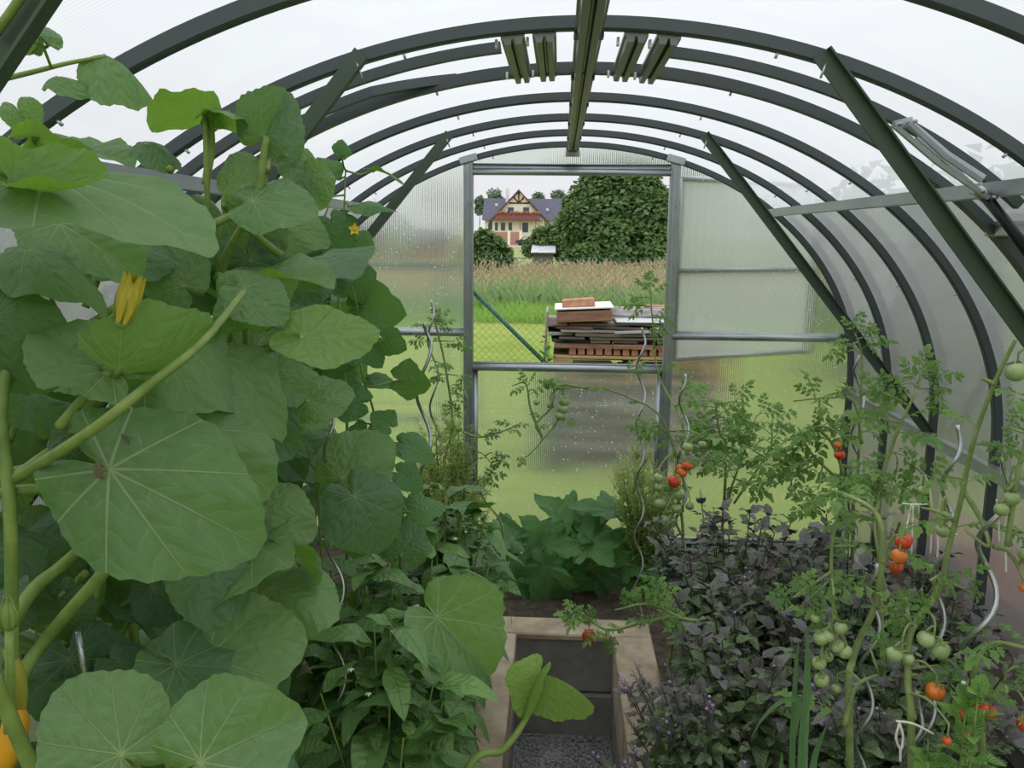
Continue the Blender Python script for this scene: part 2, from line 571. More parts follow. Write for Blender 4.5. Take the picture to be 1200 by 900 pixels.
# ------------------------------------------------------------------ leaf templates
def tpl_round(lobes=5, lobe_amp=.05, teeth=.018, cup=.12, ripple=.05, fold=.0, droop=.1, seed=0, na=64, jag=0., curl=0.):
    rg = random.Random(seed)
    tab = [(0, 1.0), (25, .95), (50, .85), (75, .72), (100, .60), (125, .51), (148, .43), (164, .32), (175, .14), (180, .04)]
    rings = [0, .10, .22, .36, .5, .64, .77, .88, .95, 1.0]
    ph = rg.uniform(0, 6)
    ph2 = rg.uniform(0, 6)
    vs, uv, fs = [], [], []
    for j, q in enumerate(rings):
        for i in range(na + 1):
            a = -180 + 360 * i / na
            aa = abs(a)
            for (a0, r0), (a1, r1) in zip(tab, tab[1:]):
                if aa <= a1:
                    t = (aa - a0) / (a1 - a0)
                    rr = r0 + (r1 - r0) * (t * t * (3 - 2 * t) if aa > 148 else t)
                    break
            ar = R(a)
            if aa < 160:
                rr *= 1 + lobe_amp * math.cos(ar * lobes) + .02 * math.sin(3 * ar + ph)
                if jag:
                    k = abs(math.sin(ar * 2.6))
                    rr *= 1 - jag * k ** 1.5
                    rr *= 1 - jag * .25 * abs(math.sin(ar * 9 + 1))
                rr *= 1 + teeth * (1 if i % 2 else -1) + rg.uniform(-.008, .008) * (q > .99)
            r = rr * q
            x, y = r * math.cos(ar), r * math.sin(ar)
            z = -cup * q * q * (.6 + .4 * math.cos(ar * .5)) + ripple * q ** 2.2 * math.sin(ar * 4 + ph) + ripple * .5 * q ** 3 * math.sin(ar * 9 + ph2)
            z += .022 * min(1, q * 2) * abs(math.sin(ar / R(34) * PI)) * (1 - q * .3)
            z += fold * abs(y)
            z -= droop * max(0, x) ** 2
            if curl:
                z += curl * max(0, q - .55) ** 2 * 3 * math.cos(ar * 2 + ph)
            vs.append((x, y, z))
            uv.append((x, y))
    w = na + 1
    for j in range(len(rings) - 1):
        for i in range(na):
            if j == 0:
                fs.append((0 * w + i, (j + 1) * w + i, (j + 1) * w + i + 1))
            else:
                fs.append((j * w + i, (j + 1) * w + i, (j + 1) * w + i + 1, j * w + i + 1))
    return pack(vs, fs, uv)

def pack(vs, fs, uv):
    return (np.array(vs, dtype=float), np.fromiter((i for f in fs for i in f), dtype=np.int64),
            np.fromiter((len(f) for f in fs), dtype=np.int64), np.array(uv, dtype=float))

def tpl_ovate(W=.5, nl=8, nw=4, droop=.25, fold=.25, peak=.4, wave=.0, seed=0, serr=0., twist=0., pet=.0):
    rg = random.Random(seed)
    vs, uv, fs = [], [], []
    p = rg.uniform(0, 6)
    for i in range(nl + 1):
        t = i / nl
        e = peak
        w = (t / e) ** .6 if t < e else 1
        w = math.sin(PI * min(1, max(0, (t ** (math.log(.5) / math.log(e)))))) ** .8 * W / 2
        if serr and 0 < i < nl:
            w *= 1 + serr * (1 if i % 2 else -1)
        for j in range(nw + 1):
            s = j / nw * 2 - 1
            y = s * w
            tw = twist * t
            z = fold * abs(y) * (1 - .3 * t) - droop * t * t + wave * math.sin(t * 12 + p) * abs(s) * w / W * 2
            z2 = z + tw * y
            vs.append((pet + t * (1 - .25 * droop * t), y, z2))
            uv.append((t, y))
    for i in range(nl):
        for j in range(nw):
            a = i * (nw + 1) + j
            fs.append((a, a + nw + 1, a + nw + 2, a + 1))
    return pack(vs, fs, uv)

def tpl_tomato(seed=0, n=7, droop=.35):
    """a compound leaf: side leaflets in pairs and one at the tip, unit length"""
    rg = random.Random(seed)
    mb = MB()
    base = [tpl_ovate(.52, 6, 2, rg.uniform(.1, .4), .35, .4, .08, seed * 7 + k, .22) for k in range(3)]
    def rach(t):
        return Vector((t, 0, -droop * t * t + .06 * t))
    mb.tube([rach(t / 5) for t in range(6)], [.014, .006], 3, False)
    for k, t in enumerate([.28, .5, .72]):
        for sg in (-1, 1):
            L = (.26, .34, .28)[k] * rg.uniform(.8, 1.1)
            d = Vector((.55, sg, -.1 - rg.uniform(0, .5))).normalized()
            mb.tpl(base[k], frame(rach(t + rg.uniform(-.03, .03)) + d * .03, d, Vector((rg.uniform(-.3, .3), sg * -.2, 1)), L), rg.random() * .2)
            if k < 2:
                mb.tpl(base[2], frame(rach(t + .11), d, Vector((0, rg.uniform(-.5, .5), 1)), L * .35), rg.random() * .2)
    mb.tpl(base[0], frame(rach(.78), Vector((1, 0, -.6)), Vector((0, 0, 1)), .38), .1)
    return (np.concatenate(mb.V), np.concatenate(mb.L), np.concatenate(mb.T), np.concatenate(mb.U))

T_SQ = [tpl_round(5, .045, .012, rg_c, rp, fo, dr, k) for k, (rg_c, rp, fo, dr) in enumerate(
    [(.12, .05, .03, .12), (.18, .08, .14, .18), (.05, .09, .25, .05), (.26, .07, -.12, .28), (.12, .10, .35, .12), (.32, .09, .0, .34)])]
T_SQF = [tpl_round(5, .05, .015, .1, .05, .75, .15, 21), tpl_round(5, .05, .015, .25, .08, -.85, .3, 22)]
T_CU = [tpl_round(5, .09, .02, .15, .05, .15 * k, .2, 30 + k, 30) for k in range(3)]
T_ZU = [tpl_round(5, .02, .03, .05, .05, .25, .15, 40 + k, 64, .42) for k in range(3)]
T_PE = [tpl_ovate(.46, 9, 4, .25 + .18 * k, .25 - .1 * k, .38, .05, 50 + k, 0, .2 * (k - 1)) for k in range(4)]
T_TO = [tpl_tomato(60 + k, 7, .2 + .15 * k) for k in range(4)]
T_BA = [tpl_ovate(.58, 6, 4, .12 + .16 * k, .28, .4, .06, 70 + k, .06) for k in range(4)]
T_SM = [tpl_ovate(.5, 4, 2, .2 + .2 * k, .3, .4, 0, 80 + k) for k in range(3)]
T_BLADE = tpl_ovate(.05, 5, 1, .5, 0, .3, 0, 90)
T_CARD = [tpl_ovate(.7, 2, 2, .3, .4, .5, 0, 95 + k) for k in range(2)]
T_CALYX = tpl_ovate(1.0, 2, 2, .2, .5, .5, 0, 98)
T_SPUR = tpl_ovate(.6, 2, 2, .1, .6, .5, 0, 99)

MESH_CACHE = {}
def tpl_mesh(key, t, mat):
    k = (key, mat)
    if k not in MESH_CACHE:
        mb = MB()
        mb.tpl(t, Matrix.Identity(4), RNG.random())
        o = mb.build('leaf', mat)
        MESH_CACHE[k] = o.data
        bpy.data.objects.remove(o)
    return MESH_CACHE[k]

def leaf_obj(key, t, mat, mtx, parent, name='leaf'):
    o = bpy.data.objects.new(name, tpl_mesh(key, t, mat))
    COL.objects.link(o)
    o.parent = parent
    mm = mtx.copy()
    mm.translation = mm.translation - parent_world(parent)
    o.matrix_basis = mm
    return o

def cam_dir(a, depth=0.):
    a = R(a)
    return (RT * math.cos(a) + UP * math.sin(a) + BK * depth).normalized()

def cvec(n):
    return RT * n[0] + UP * n[1] + BK * n[2]

# ================================================================== GREENHOUSE SHELL
D = 4.453
HW, TOPZ, BZ = 1.445, 2.10, .95

def prof(t, off=0.):
    """inside line of the arches: t in [-1, 1] from the left sill over the ridge to the right sill"""
    a = abs(t)
    if a < .72:
        ang = (a / .72) * PI / 2
        x, z = (HW + off) * math.sin(ang), BZ + (TOPZ - BZ + off) * math.cos(ang)
    else:
        x, z = HW + off, BZ * (1 - (a - .72) / .28)
    return (math.copysign(x, t) if t else 0., z)

def arch_z(x, off=0.):
    return BZ + (TOPZ - BZ + off) * math.sqrt(max(0, 1 - (x / (HW + off)) ** 2))

ts = [i / 90 for i in range(-90, 91)]
frame_o = thing('greenhouse_frame', 'dark galvanised steel arched frame carrying the clear greenhouse sheets', 'greenhouse frame', (0, D, 0))
BOXP = lambda w, h: [(-w / 2, 0), (w / 2, 0), (w / 2, h), (-w / 2, h)]
ys = [D - .5 * k for k in range(0, 11)]
for k, y in enumerate(ys):
    mb = MB()
    pts = [Vector((prof(t, .0)[0], y, prof(t, .0)[1])) for t in ts]
    w = .026
    mb.sweep(pts, [(-w / 2, -.011), (-w / 2 + .004, -.015), (w / 2 - .004, -.015), (w / 2, -.011), (w / 2, .014), (-w / 2, .014)], Vector((0, 1, 0)))
    a_ = mb.build('arch', 'arch', frame_o, False)
    if k < 8:
        for t in (-.31, -.13, .13, .31, .5):
            b = MB()
            x, z = prof(t, -.014)
            n = Vector((-x, 0, BZ - z)).normalized()
            b.tube([Vector((x, y - .004, z)), Vector((x, y - .004, z)) + n * .014], .0035, 6)
            b.build('bolt', 'bolt', a_)
mb = MB()
mb.sweep([Vector((prof(t, -.016)[0], ys[4] - .045, prof(t, -.016)[1])) for t in ts], [(-.016, -.008), (.016, -.008), (.016, .016), (-.016, .016)], Vector((0, 1, 0)))
mb.build('arch', 'arch', frame_o, False)

# ridge channel
RP = [(-.036, 0), (-.036, -.012), (-.030, -.012), (-.025, -.030), (-.007, -.030), (-.003, -.012), (.003, -.012), (.007, -.030), (.025, -.030), (.030, -.012), (.036, -.012), (.036, 0)]
def channel(mb, x, z, y0, y1, sc=1., tilt=0.):
    c, s = math.cos(tilt), math.sin(tilt)
    n = len(RP)
    vs = []
    for y in (y0, y1):
        for (a, b) in RP:
            a, b = a * sc, b * sc
            vs.append((x + a * c - b * s, y, z + a * s + b * c))
    fs = [(k, (k + 1) % n, n + (k + 1) % n, n + k) for k in range(n)]
    # end caps split in convex pieces
    for o in (0, n):
        for q in ((0, 1, 2, 11), (2, 3, 4, 5), (2, 5, 6, 11), (6, 7, 8, 9), (6, 9, 10, 11)):
            fs.append(tuple(o + i for i in q))
    mb.add(vs, fs)
mb = MB()
channel(mb, 0, 2.088, -.6, D + .01, .84)
rb = mb.build('ridge_beam', 'beam', frame_o, False)
for y in ys[:6]:
    for sg in (-1, 1):
        mb = MB()
        mb.box((sg * .027 - .005, y - .02, 2.070), (sg * .027 + .005, y + .02, 2.080))
        mb.build('clip', 'arch', rb, False)
mb = MB()
mb.box((-.036, D - .05, 2.036), (.036, D - .035, 2.066), bev=.003)
mb.box((-.02, D - .05, 2.06), (.02, D - .03, 2.095))
mb.build('end_bracket', 'galv', frame_o, False)
# short channels beside the ridge that carry the two roof vents
for (u, sg) in ((607, -1), (640, -1), (736, 1), (770, 1)):
    x = at(u, 60, 2.2).x
    z = arch_z(x) - .014
    mb = MB()
    channel(mb, x, z, 1.955, 2.44, .72, -x * .55)
    h = mb.build('vent_header', 'beam', frame_o, False)
    for y in (1.985, 2.37):
        mb = MB()
        mb.box((x - .04, y, z - .02), (x - .034, y + .02, z - .004))
        mb.build('bracket', 'bolt', h, False)
# side bars of the roof vents
for sg in (-1, 1):
    for (yr, ta, tb) in (((2.14, .064, .385), (2.32, .11, .385)) if sg < 0 else ((2.195, .064, .375),)):
        mb = MB()
        rt = [t * sg for t in [ta + i * (tb - ta) / 40 for i in range(41)]]
        yf = (lambda i: 2.43 - .12 * min(1, i / 10)) if yr > 2.3 else (lambda i: yr)
        mb.sweep([Vector((prof(t)[0], yf(i), prof(t)[1])) for i, t in enumerate(rt)], [(-.012, -.012), (.012, -.012), (.012, .012), (-.012, .012)], Vector((0, 1, 0)))
        mb.build('vent_bar', 'arch', frame_o, False)
    mb = MB()
    x, z = prof(sg * .405, .0)
    mb.box((x - .02, 1.95, z - .018), (x + .02, 2.45, z + .02), bev=.004)
    mb.box((x - .028, 1.95, z + .012), (x + .028, 2.45, z + .02))
    mb.build('vent_sill', 'galv', frame_o, False)

# purlins and low side rails
for sg in (-1, 1):
    mb = MB()
    x, z = .968 * sg, 1.772
    PP = [(-.020, -.020), (.014, -.020), (.014, -.008), (.007, 0), (.014, .008), (.014, .020), (-.02, .020)]
    def straight(mb, prof_, o, y0, y1, mir):
        n = len(prof_)
        vs = [(o[0] + (a if mir > 0 else -a), y, o[1] + b) for y in (y0, y1) for (a, b) in prof_]
        mb.add(vs, [(k, (k + 1) % n, n + (k + 1) % n, n + k) for k in range(n)])
    straight(mb, [(-b_, a_) for a_, b_ in PP], (x, z), -.6, D - .01, sg)
    mb.box((x - .021, -.6, z - .019), (x + .021, D - .02, z + .008))
    mb.build('purlin', 'galv', frame_o, False)
    mb = MB()
    x = sg * (HW - .022)
    mb.box((x - .012, -.6, .86), (x + .012, D - .10, .895), bev=.003)
    mb.box((x - .02, -.6, .892), (x + .012, D - .10, .899))
    mb.box((x - .02, -.6, .857), (x + .012, D - .10, .864))
    mb.tube([(x, D - .11, .878), (x, D - .03, .878)], .018, 10)
    mb.box((x - .03, D - .06, .855), (x + .02, D - .04, .905))
    mb.build('side_rail', 'galv', frame_o, False)
    mb = MB()
    x = sg * (HW - .01)
    mb.box((x - .018, -.6, .0), (x + .018, D, .085), bev=.004)
    mb.box((x - .03, -.6, .085), (x + .02, D, .092))
    mb.build('base_rail', 'galv', frame_o, False)
# diagonal braces
for k in (2, 5, 7):
    y = ys[k] - .018
    for sg in (-1, 1):
        mb = MB()
        p0 = Vector((.487 * sg, y, 2.035))
        p1 = Vector((1.432 * sg, y, .885))
        d = (p1 - p0).normalized()
        nrm = Vector((d.z, 0, -d.x)) * sg
        prof_ = [(-.003, -.020), (.003, -.020), (.003, .014), (.020, .014), (.020, .018), (-.003, .018)]
        mb.sweep([p0, p1], [(-a, b) for a, b in prof_], Vector((0, 1, 0)))
        br = mb.build('diagonal_brace', 'brace', frame_o, False)
        mb = MB()
        mb.tube([p0 + d * .02 + Vector((-.0 * sg, 0, 0)), p0 + d * .02 + Vector((-.012 * sg, -.004, -.035))], .0028, 6)
        mb.build('bolt', 'bolt', br)

# ---- end wall
cbs = []
for (x0, x1) in ((-1.405, -.535), (.527, 1.405)):
    mb = MB()
    mb.tube([(x0, D - .02, 1.148), (x1, D - .02, 1.148)], .0185, 14)
    mb.box((x0, D - .012, 1.140), (x1, D + .004, 1.172))
    cbs.append(mb.build('cross_bar', 'galv', frame_o))
for x in (-1.400, 1.400):
    mb = MB()
    mb.box((x - .018, D - .045, 1.12), (x + .018, D - .002, 1.175), bev=.003)
    mb.build('bracket', 'brace', cbs[0 if x < 0 else 1], False)
for x in (-.52, .51):
    mb = MB()
    mb.box((x - .025, D - .03, .0), (x + .025, D + .004, 2.02), bev=.004)
    mb.box((x - .012, D - .038, .0), (x + .006, D - .03, 2.0), bev=.002)
    po = mb.build('door_post', 'galv', frame_o, False)
    mb = MB()
    mb.box((x - .045, D - .045, 2.005), (x + .045, D - .02, 2.045), rot=Matrix.Rotation(-.25 * (1 if x < 0 else -1), 3, 'Y'), bev=.004)
    for z in (1.2, 1.5, 1.8, .4):
        mb.tube([(x + .012, D - .03, z), (x + .012, D - .042, z)], .004, 8)
    mb.build('bracket', 'galv', po, False)
mb = MB()
mb.tube([(-.497, D - .022, 1.962), (.487, D - .022, 1.962)], .017, 14)
mb.box((-.497, D - .035, 1.975), (.487, D - .002, 2.003), bev=.004)
mb.build('door_head', 'galv', frame_o)
mb = MB()
mb.box((-1.42, D - .035, .0), (1.42, D + .01, .05), bev=.004)
mb.tube([(-1.42, D - .04, .075), (1.42, D - .04, .075)], .010, 8)
mb.build('base_rail', 'galv', frame_o)

# ---- sheets (structure)
def sheet(name, mat, t0, t1, n=60):
    mb = MB()
    vs, fs = [], []
    yy = [-.6 + i * (D + .6 + .01) / 12 for i in range(13)]
    for i in range(n + 1):
        x, z = prof(t0 + (t1 - t0) * i / n, .018)
        for y in yy:
            vs.append((x, y, z))
    w = len(yy)
    for i in range(n):
        for j in range(w - 1):
            fs.append((i * w + j, (i + 1) * w + j, (i + 1) * w + j + 1, i * w + j + 1))
    mb.add(vs, fs)
    return tag(mb.build(name, mat), kind='structure')
TS = .72 * math.asin(1.02 / HW) / (PI / 2)
sheet('ceiling', 'roof', -TS, TS, 80)
sheet('wall_left', 'side', -1, -TS)
sheet('wall_right', 'side', TS, 1)

def wall_poly(name, cols, zlo, zhi):
    mb = MB()
    vs, fs = [], []
    for x in cols:
        vs += [(x, D + .012, zlo(x)), (x, D + .012, zhi(x))]
    for i in range(len(cols) - 1):
        fs.append((2 * i, 2 * i + 2, 2 * i + 3, 2 * i + 1))
    mb.add(vs, fs)
    return tag(mb.build(name, 'endwall', None, False), kind='structure')
lin = lambda a, b, n: [a + (b - a) * i / n for i in range(n + 1)]
wall_poly('wall_back', lin(-1.455, -.53, 24), lambda x: .03, lambda x: arch_z(x, .014))
wall_poly('wall_back', lin(.52, 1.455, 24), lambda x: .03, lambda x: arch_z(x, .014))
wall_poly('wall_back', lin(-.53, .52, 24), lambda x: 2.0, lambda x: arch_z(x, .014))

# ---- lower door leaf (closed) and upper leaf (swung open outside)
dl = thing('door_1', None, None, (-.005, D, .05))
tag(dl, kind='structure')
mb = MB()
mb.tube([(-.495, D - .026, .972), (.485, D - .026, .972)], .020, 16)
mb.box((-.495, D - .03, .972), (.485, D - .004, 1.0), bev=.004)
mb.box((-.495, D - .02, .06), (-.470, D, .97))
mb.box((.46, D - .02, .06), (.485, D, .97))
mb.build('frame', 'galv', dl)
mb = MB()
mb.add([(-.49, D + .008, .05), (.48, D + .008, .05), (.48, D + .008, .98), (-.49, D + .008, .98)], [(0, 1, 2, 3)])
mb.build('pane', 'endwall', dl, False)
th = R(33)
du = thing('door_2', None, None, (.53, D + .04, 1.0))
tag(du, kind='structure')
ax = Vector((math.cos(th), math.sin(th), 0))
def dq(a, z, off=0.):
    return Vector((.53, D + .04, 0)) + ax * a + Vector((0, 0, z)) + Vector((math.sin(th), -math.cos(th), 0)) * off
mb = MB()
for a, b in (((.02, 1.02), (.98, 1.02)), ((.02, 1.94), (.98, 1.94)), ((.02, 1.02), (.02, 1.94)), ((.98, 1.02), (.98, 1.94)), ((.02, 1.48), (.98, 1.48))):
    mb.tube([dq(*a), dq(*b)], .014, 8)
mb.build('frame', 'galv', du)
mb = MB()
mb.add([dq(.02, 1.02, .01), dq(.98, 1.02, .01), dq(.98, 1.94, .01), dq(.02, 1.94, .01)], [(0, 1, 2, 3)])
mb.build('pane', 'roof', du, False)

# ---- automatic vent opener, upper right
Yo = 2.12
op = thing('vent_opener', 'silver scissor-arm vent opener with a black cylinder on the right purlin', 'vent opener', at(1152, 228, Yo))
def strip(name, pts, w, h, mat, Y=Yo, parent=op):
    mb = MB()
    P = [at(u, v, Y) for u, v in pts]
    mb.sweep(P, [(-w / 2, -h / 2), (w / 2, -h / 2), (w / 2, h / 2), (-w / 2, h / 2)], Vector((0, 1, 0)))
    return mb.build(name, mat, parent, False)
strip('upper_arm', [(1066, 145), (1110, 182), (1152, 209)], .012, .016, 'alu', Yo + .03)
strip('upper_arm', [(1066, 145), (1108, 184), (1150, 212)], .012, .010, 'galv', Yo - .03)
strip('lower_arm', [(1049, 148), (1098, 190), (1158, 232)], .014, .010, 'galv', Yo - .02)
strip('lower_arm', [(1075, 160), (1110, 190), (1148, 226)], .012, .010, 'alu', Yo + .02)
strip('link_plate', [(1047, 147), (1069, 142)], .012, .020, 'alu', Yo)
mb = MB()
mb.tube([at(1153, 228, Yo), at(1178, 259, Yo - .03), at(1212, 305, Yo - .08)], .0125, 12)
mb.build('cylinder', 'black', op)
mb = MB()
mb.tube([at(1144, 222, Yo), at(1162, 236, Yo)], .014, 10)
for q in ((1050, 147), (1067, 144), (1145, 225), (1160, 232)):
    p = at(*q, Yo)
    mb.tube([p - Vector((0, .03, 0)), p + Vector((0, .03, 0))], .005, 8)
mb.build('bracket', 'galv', op)

# ================================================================== GROUND INSIDE
def ground_patch(mb, x0, x1, y0, y1, z=0., st=.05, amp=.02, seed=0):
    nx, ny = max(2, int((x1 - x0) / st)), max(2, int((y1 - y0) / st))
    vs, fs = [], []
    for j in range(ny + 1):
        for i in range(nx + 1):
            x, y = x0 + (x1 - x0) * i / nx, y0 + (y1 - y0) * j / ny
            e = 0 if i in (0, nx) or j in (0, ny) else 1
            h = mnoise.fractal(Vector((x * 6, y * 6, seed)), 1, 2, 4) * amp * e
            vs.append((x, y, z + h))
    for j in range(ny):
        for i in range(nx):
            a = j * (nx + 1) + i
            fs.append((a, a + 1, a + nx + 2, a + nx + 1))
    mb.add(vs, fs)
XL0, XL1, XR0, XR1, YE0, YE1, TB = -.37, -.205, .20, .36, 3.40, 3.56, -.46
mb = MB()
ground_patch(mb, -1.44, XL0, -.6, D, -.01, seed=1)
ground_patch(mb, XR1, 1.44, -.6, D, -.01, seed=2)
ground_patch(mb, XL0, XR1, YE1, D, -.01, seed=3)
tag(mb.build('floor', 'soil'), kind='structure')
mb = MB()
ground_patch(mb, XL1, XR0, -.6, YE0, TB, .03, .012, 4)
mb2 = MB()
tag(mb.build('path_bed', 'gravel'), kind='structure')
g = MB()
for i in range(3200):
    x, y = RNG.uniform(XL1 + .01, XR0 - .01), RNG.uniform(2.2, YE0 - .01)
    r = RNG.uniform(.004, .009)
    g.ball((x, y, TB + .004 + RNG.random() * .006), r, (1, RNG.uniform(.6, 1), .6), 5, 3, Matrix.Rotation(RNG.random() * 6, 3, 'Z'))
tag(g.build('gravel', 'gravel', None, False), 'loose grey gravel on the sunken path floor', 'gravel', kind='stuff')
# kerb beams round the sunken path
def kerb(name, label, a, b, top, mat='concrete', bev=.006):
    mb = MB()
    mb.box(a, b, bev=bev)
    return tag(mb.build(name, mat, None, False, loc=((a[0] + b[0]) / 2, (a[1] + b[1]) / 2, a[2])), label, 'kerb')
kerb('kerb_beam', 'long pale concrete kerb beam beside the pepper bed', (XL0, -.5, -.22), (XL1, YE0 - .004, .0), 0)
kerb('kerb_beam', 'long pale concrete kerb beam under the purple basil', (XR0, -.5, -.22), (XR1, YE0 - .004, .0), 0)
kerb('kerb_beam', 'short pale concrete kerb beam closing the far end of the sunken path', (XL0, YE0, -.03), (XR1, YE1, .0), 0)
kerb('retaining_block', 'upper grey concrete block under the end kerb of the path', (XL1 - .05, YE0 + .02, -.27), (XR0 + .05, YE1, -.032), 0, 'concrete_grey')
kerb('retaining_block', 'lower grey concrete block standing on the gravel at the path end', (XL1 - .05, YE0 + .0, TB - .02), (XR0 + .05, YE1, -.275), 0, 'concrete_grey')
kerb('retaining_slab', 'buried concrete slab below the pepper side kerb', (XL0 + .02, -.5, TB - .02), (XL1, YE0 - .004, -.224), 0, 'concrete_grey')
kerb('retaining_slab', 'buried concrete slab below the basil side kerb', (XR0, -.5, TB - .02), (XR1 - .02, YE0 - .004, -.224), 0, 'concrete_grey')

# ================================================================== OUTSIDE
mb = MB()
def quad(mb, x0, x1, y0, y1, z, st=None):
    mb.add([(x0, y0, z), (x1, y0, z), (x1, y1, z), (x0, y1, z)], [(0, 1, 2, 3)])
GX = 1.475
quad(mb, -60, -GX, -60, 16.4, -.02)
quad(mb, GX, 60, -60, 16.4, -.02)
quad(mb, -GX, GX, D + .02, 16.4, -.02)
quad(mb, -GX, GX, -60, -.6, -.02)
tag(mb.build('lawn', 'lawn'), kind='structure')
mb = MB()
quad(mb, -400, 400, 16.4, 800, -.025)
tag(mb.build('field', 'field'), kind='structure')

# long grass behind the fence
def blades(name, mat, label, n, xr, yr, h, seed, spread=.35, wid=1., heads=False):
    rg = random.Random(seed)
    mb = MB()
    for i in range(n):
        y = rg.uniform(*yr)
        lim = .30 * y
        x = rg.uniform(-lim, lim) + .04 * y
        clump = .8 + .45 * mnoise.noise(Vector((x * .5, y * .5, seed)))
        L = rg.uniform(*h) * clump
        d = Vector((rg.gauss(0, spread), rg.gauss(0, spread), 1))
        mb.tpl(T_BLADE, frame((x, y, -.02), d, (rg.gauss(0, 1), -1, 0), 1) @ Matrix.Diagonal((L, L * wid, L, 1)), rg.random())
        if heads:
            e = Vector((x, y, 0)) + d.normalized() * L * .93
            mb.tpl(T_SPUR, frame(e, (rg.gauss(0, .5), rg.gauss(0, .5), 1), (0, -1, .2), L * .16) @ Matrix.Diagonal((1, .35, 1, 1)), rg.random())
    return tag(mb.build(name, mat), label, 'grass', kind='stuff')
blades('long_grass', 'grass', 'bright green long grass along the far lawn edge', 9000, None, (16.3, 18.6), (.18, .42), 1, .3, 1.6)
blades('tall_weeds', 'weeds', 'green tall weeds between the long grass and the dry grass', 7500, None, (18.2, 26), (.4, .95), 2, .35, 1.8)
blades('dry_grass', 'dry', 'straw coloured dry meadow grass behind the green weeds', 15000, None, (19.5, 29), (.6, 1.02), 3, .22, .7, True)

def crown(mb, blobs, n, size, seed, core=.62):
    rg = random.Random(seed)
    vol = [b[1] ** 2 for b in blobs]
    for c, r, sc in [(b[0], b[1], b[2] if len(b) > 2 else (1, 1, 1)) for b in blobs]:
        mb.ball(c, r * core, sc, 12, 8)
    for i in range(n):
        b = rg.choices(blobs, vol)[0]
        sc = b[2] if len(b) > 2 else (1, 1, 1)
        d = Vector((rg.gauss(0, 1), rg.gauss(0, 1), rg.gauss(0, 1))).normalized()
        rr = b[1] * rg.uniform(.62, 1.16) * (1 + .16 * mnoise.noise(d * 2.4 + Vector((seed, 0, 0))))
        p = Vector(b[0]) + Vector((d.x * sc[0], d.y * sc[1], d.z * sc[2])) * rr
        tip = (d + Vector((rg.gauss(0, .8), rg.gauss(0, .8), rg.gauss(-.3, .7)))).normalized()
        mb.tpl(rg.choice(T_CARD), frame(p, tip, d + Vector((0, 0, .6)), size * rg.uniform(.6, 1.3)), rg.random())

def tree(name, label, cat, base, blobs, n, size, seed, mat='tree', trunk=True):
    t = thing(name, label, cat, base)
    mb = MB()
    crown(mb, blobs, n, size, seed)
    mb.build('crown', mat, t)
    if trunk:
        mb = MB()
        top = Vector(blobs[0][0])
        r = max(b[1] for b in blobs)
        mb.tube([Vector(base), Vector(base).lerp(top, .6), top], [r * .10, r * .07, r * .03], 8)
        for k, b in enumerate(blobs[1:6]):
            mb.tube([Vector(base).lerp(top, .35 + .08 * k), Vector(b[0])], [r * .05, r * .015], 6)
        mb.build('trunk', 'bark', t)
    return t
YT = 34
def P(u, v, Y):
    return tuple(at(u, v, Y))
def pr(px, Y):
    return px * Y / F
big = [(P(715, 262, YT), pr(44, YT)), (P(700, 232, YT), pr(26, YT)), (P(745, 228, YT), pr(27, YT)), (P(682, 262, YT - 1), pr(22, YT)), (P(765, 262, YT - 1), pr(30, YT)),
       (P(720, 290, YT - 2), pr(26, YT)), (P(690, 290, YT - 1), pr(19, YT)), (P(757, 292, YT - 2), pr(24, YT)), (P(672, 240, YT), pr(10, YT)), (P(722, 216, YT), pr(16, YT)), (P(772, 238, YT), pr(16, YT))]
tree('broad_tree', 'broad dense green tree filling the right of the doorway view', 'tree', (P(722, 300, YT)[0], YT, -.02), big, 42000, .24, 11)
tree('garden_bush', 'loose green bush left of the doorway view before the house', 'bush', (P(572, 310, 26)[0], 26, -.02),
     [(P(574, 296, 26), pr(17, 26)), (P(566, 284, 26), pr(12, 26)), (P(588, 303, 26), pr(11, 26)), (P(556, 300, 26), pr(16, 26))], 6000, .17, 12)
tree('round_bush', 'dark round bush right behind the small shed roof', 'bush', (P(643, 300, 46)[0], 46, -.02),
     [(P(638, 282, 46), pr(14, 46)), (P(655, 280, 46), pr(15, 46)), (P(622, 290, 46), pr(8, 46)), (P(662, 290, 46), pr(13, 46))], 7000, .25, 13)
tree('lilac_bush', 'dark leafy bush under the broad tree beyond the fence', 'bush', (P(700, 306, 31)[0], 31, -.02),
     [(P(690, 303, 31), pr(15, 31)), (P(725, 306, 31), pr(15, 31)), (P(762, 306, 31), pr(17, 31)), (P(668, 306, 31), pr(9, 31))], 8000, .2, 14)
for k, (u, v, r, lb) in enumerate([(580, 230, 7, 'small distant tree crown showing left of the chimney'), (631, 232, 5, 'distant tree crown just over the right roof slope'), (655, 231, 7, 'distant round tree crown above the main roof ridge'), (562, 236, 4, 'tiny distant tree crown at the left door post')]):
    tree('distant_tree', lb, 'tree', (P(u, 270, 230)[0], 230, 0), [(P(u, v, 230), pr(r, 230)), (P(u + 3, v + r, 230), pr(r, 230)), (P(u, v + 2.4 * r, 230), pr(r, 230))], 1200, .9, 20 + k, 'tree_dull')
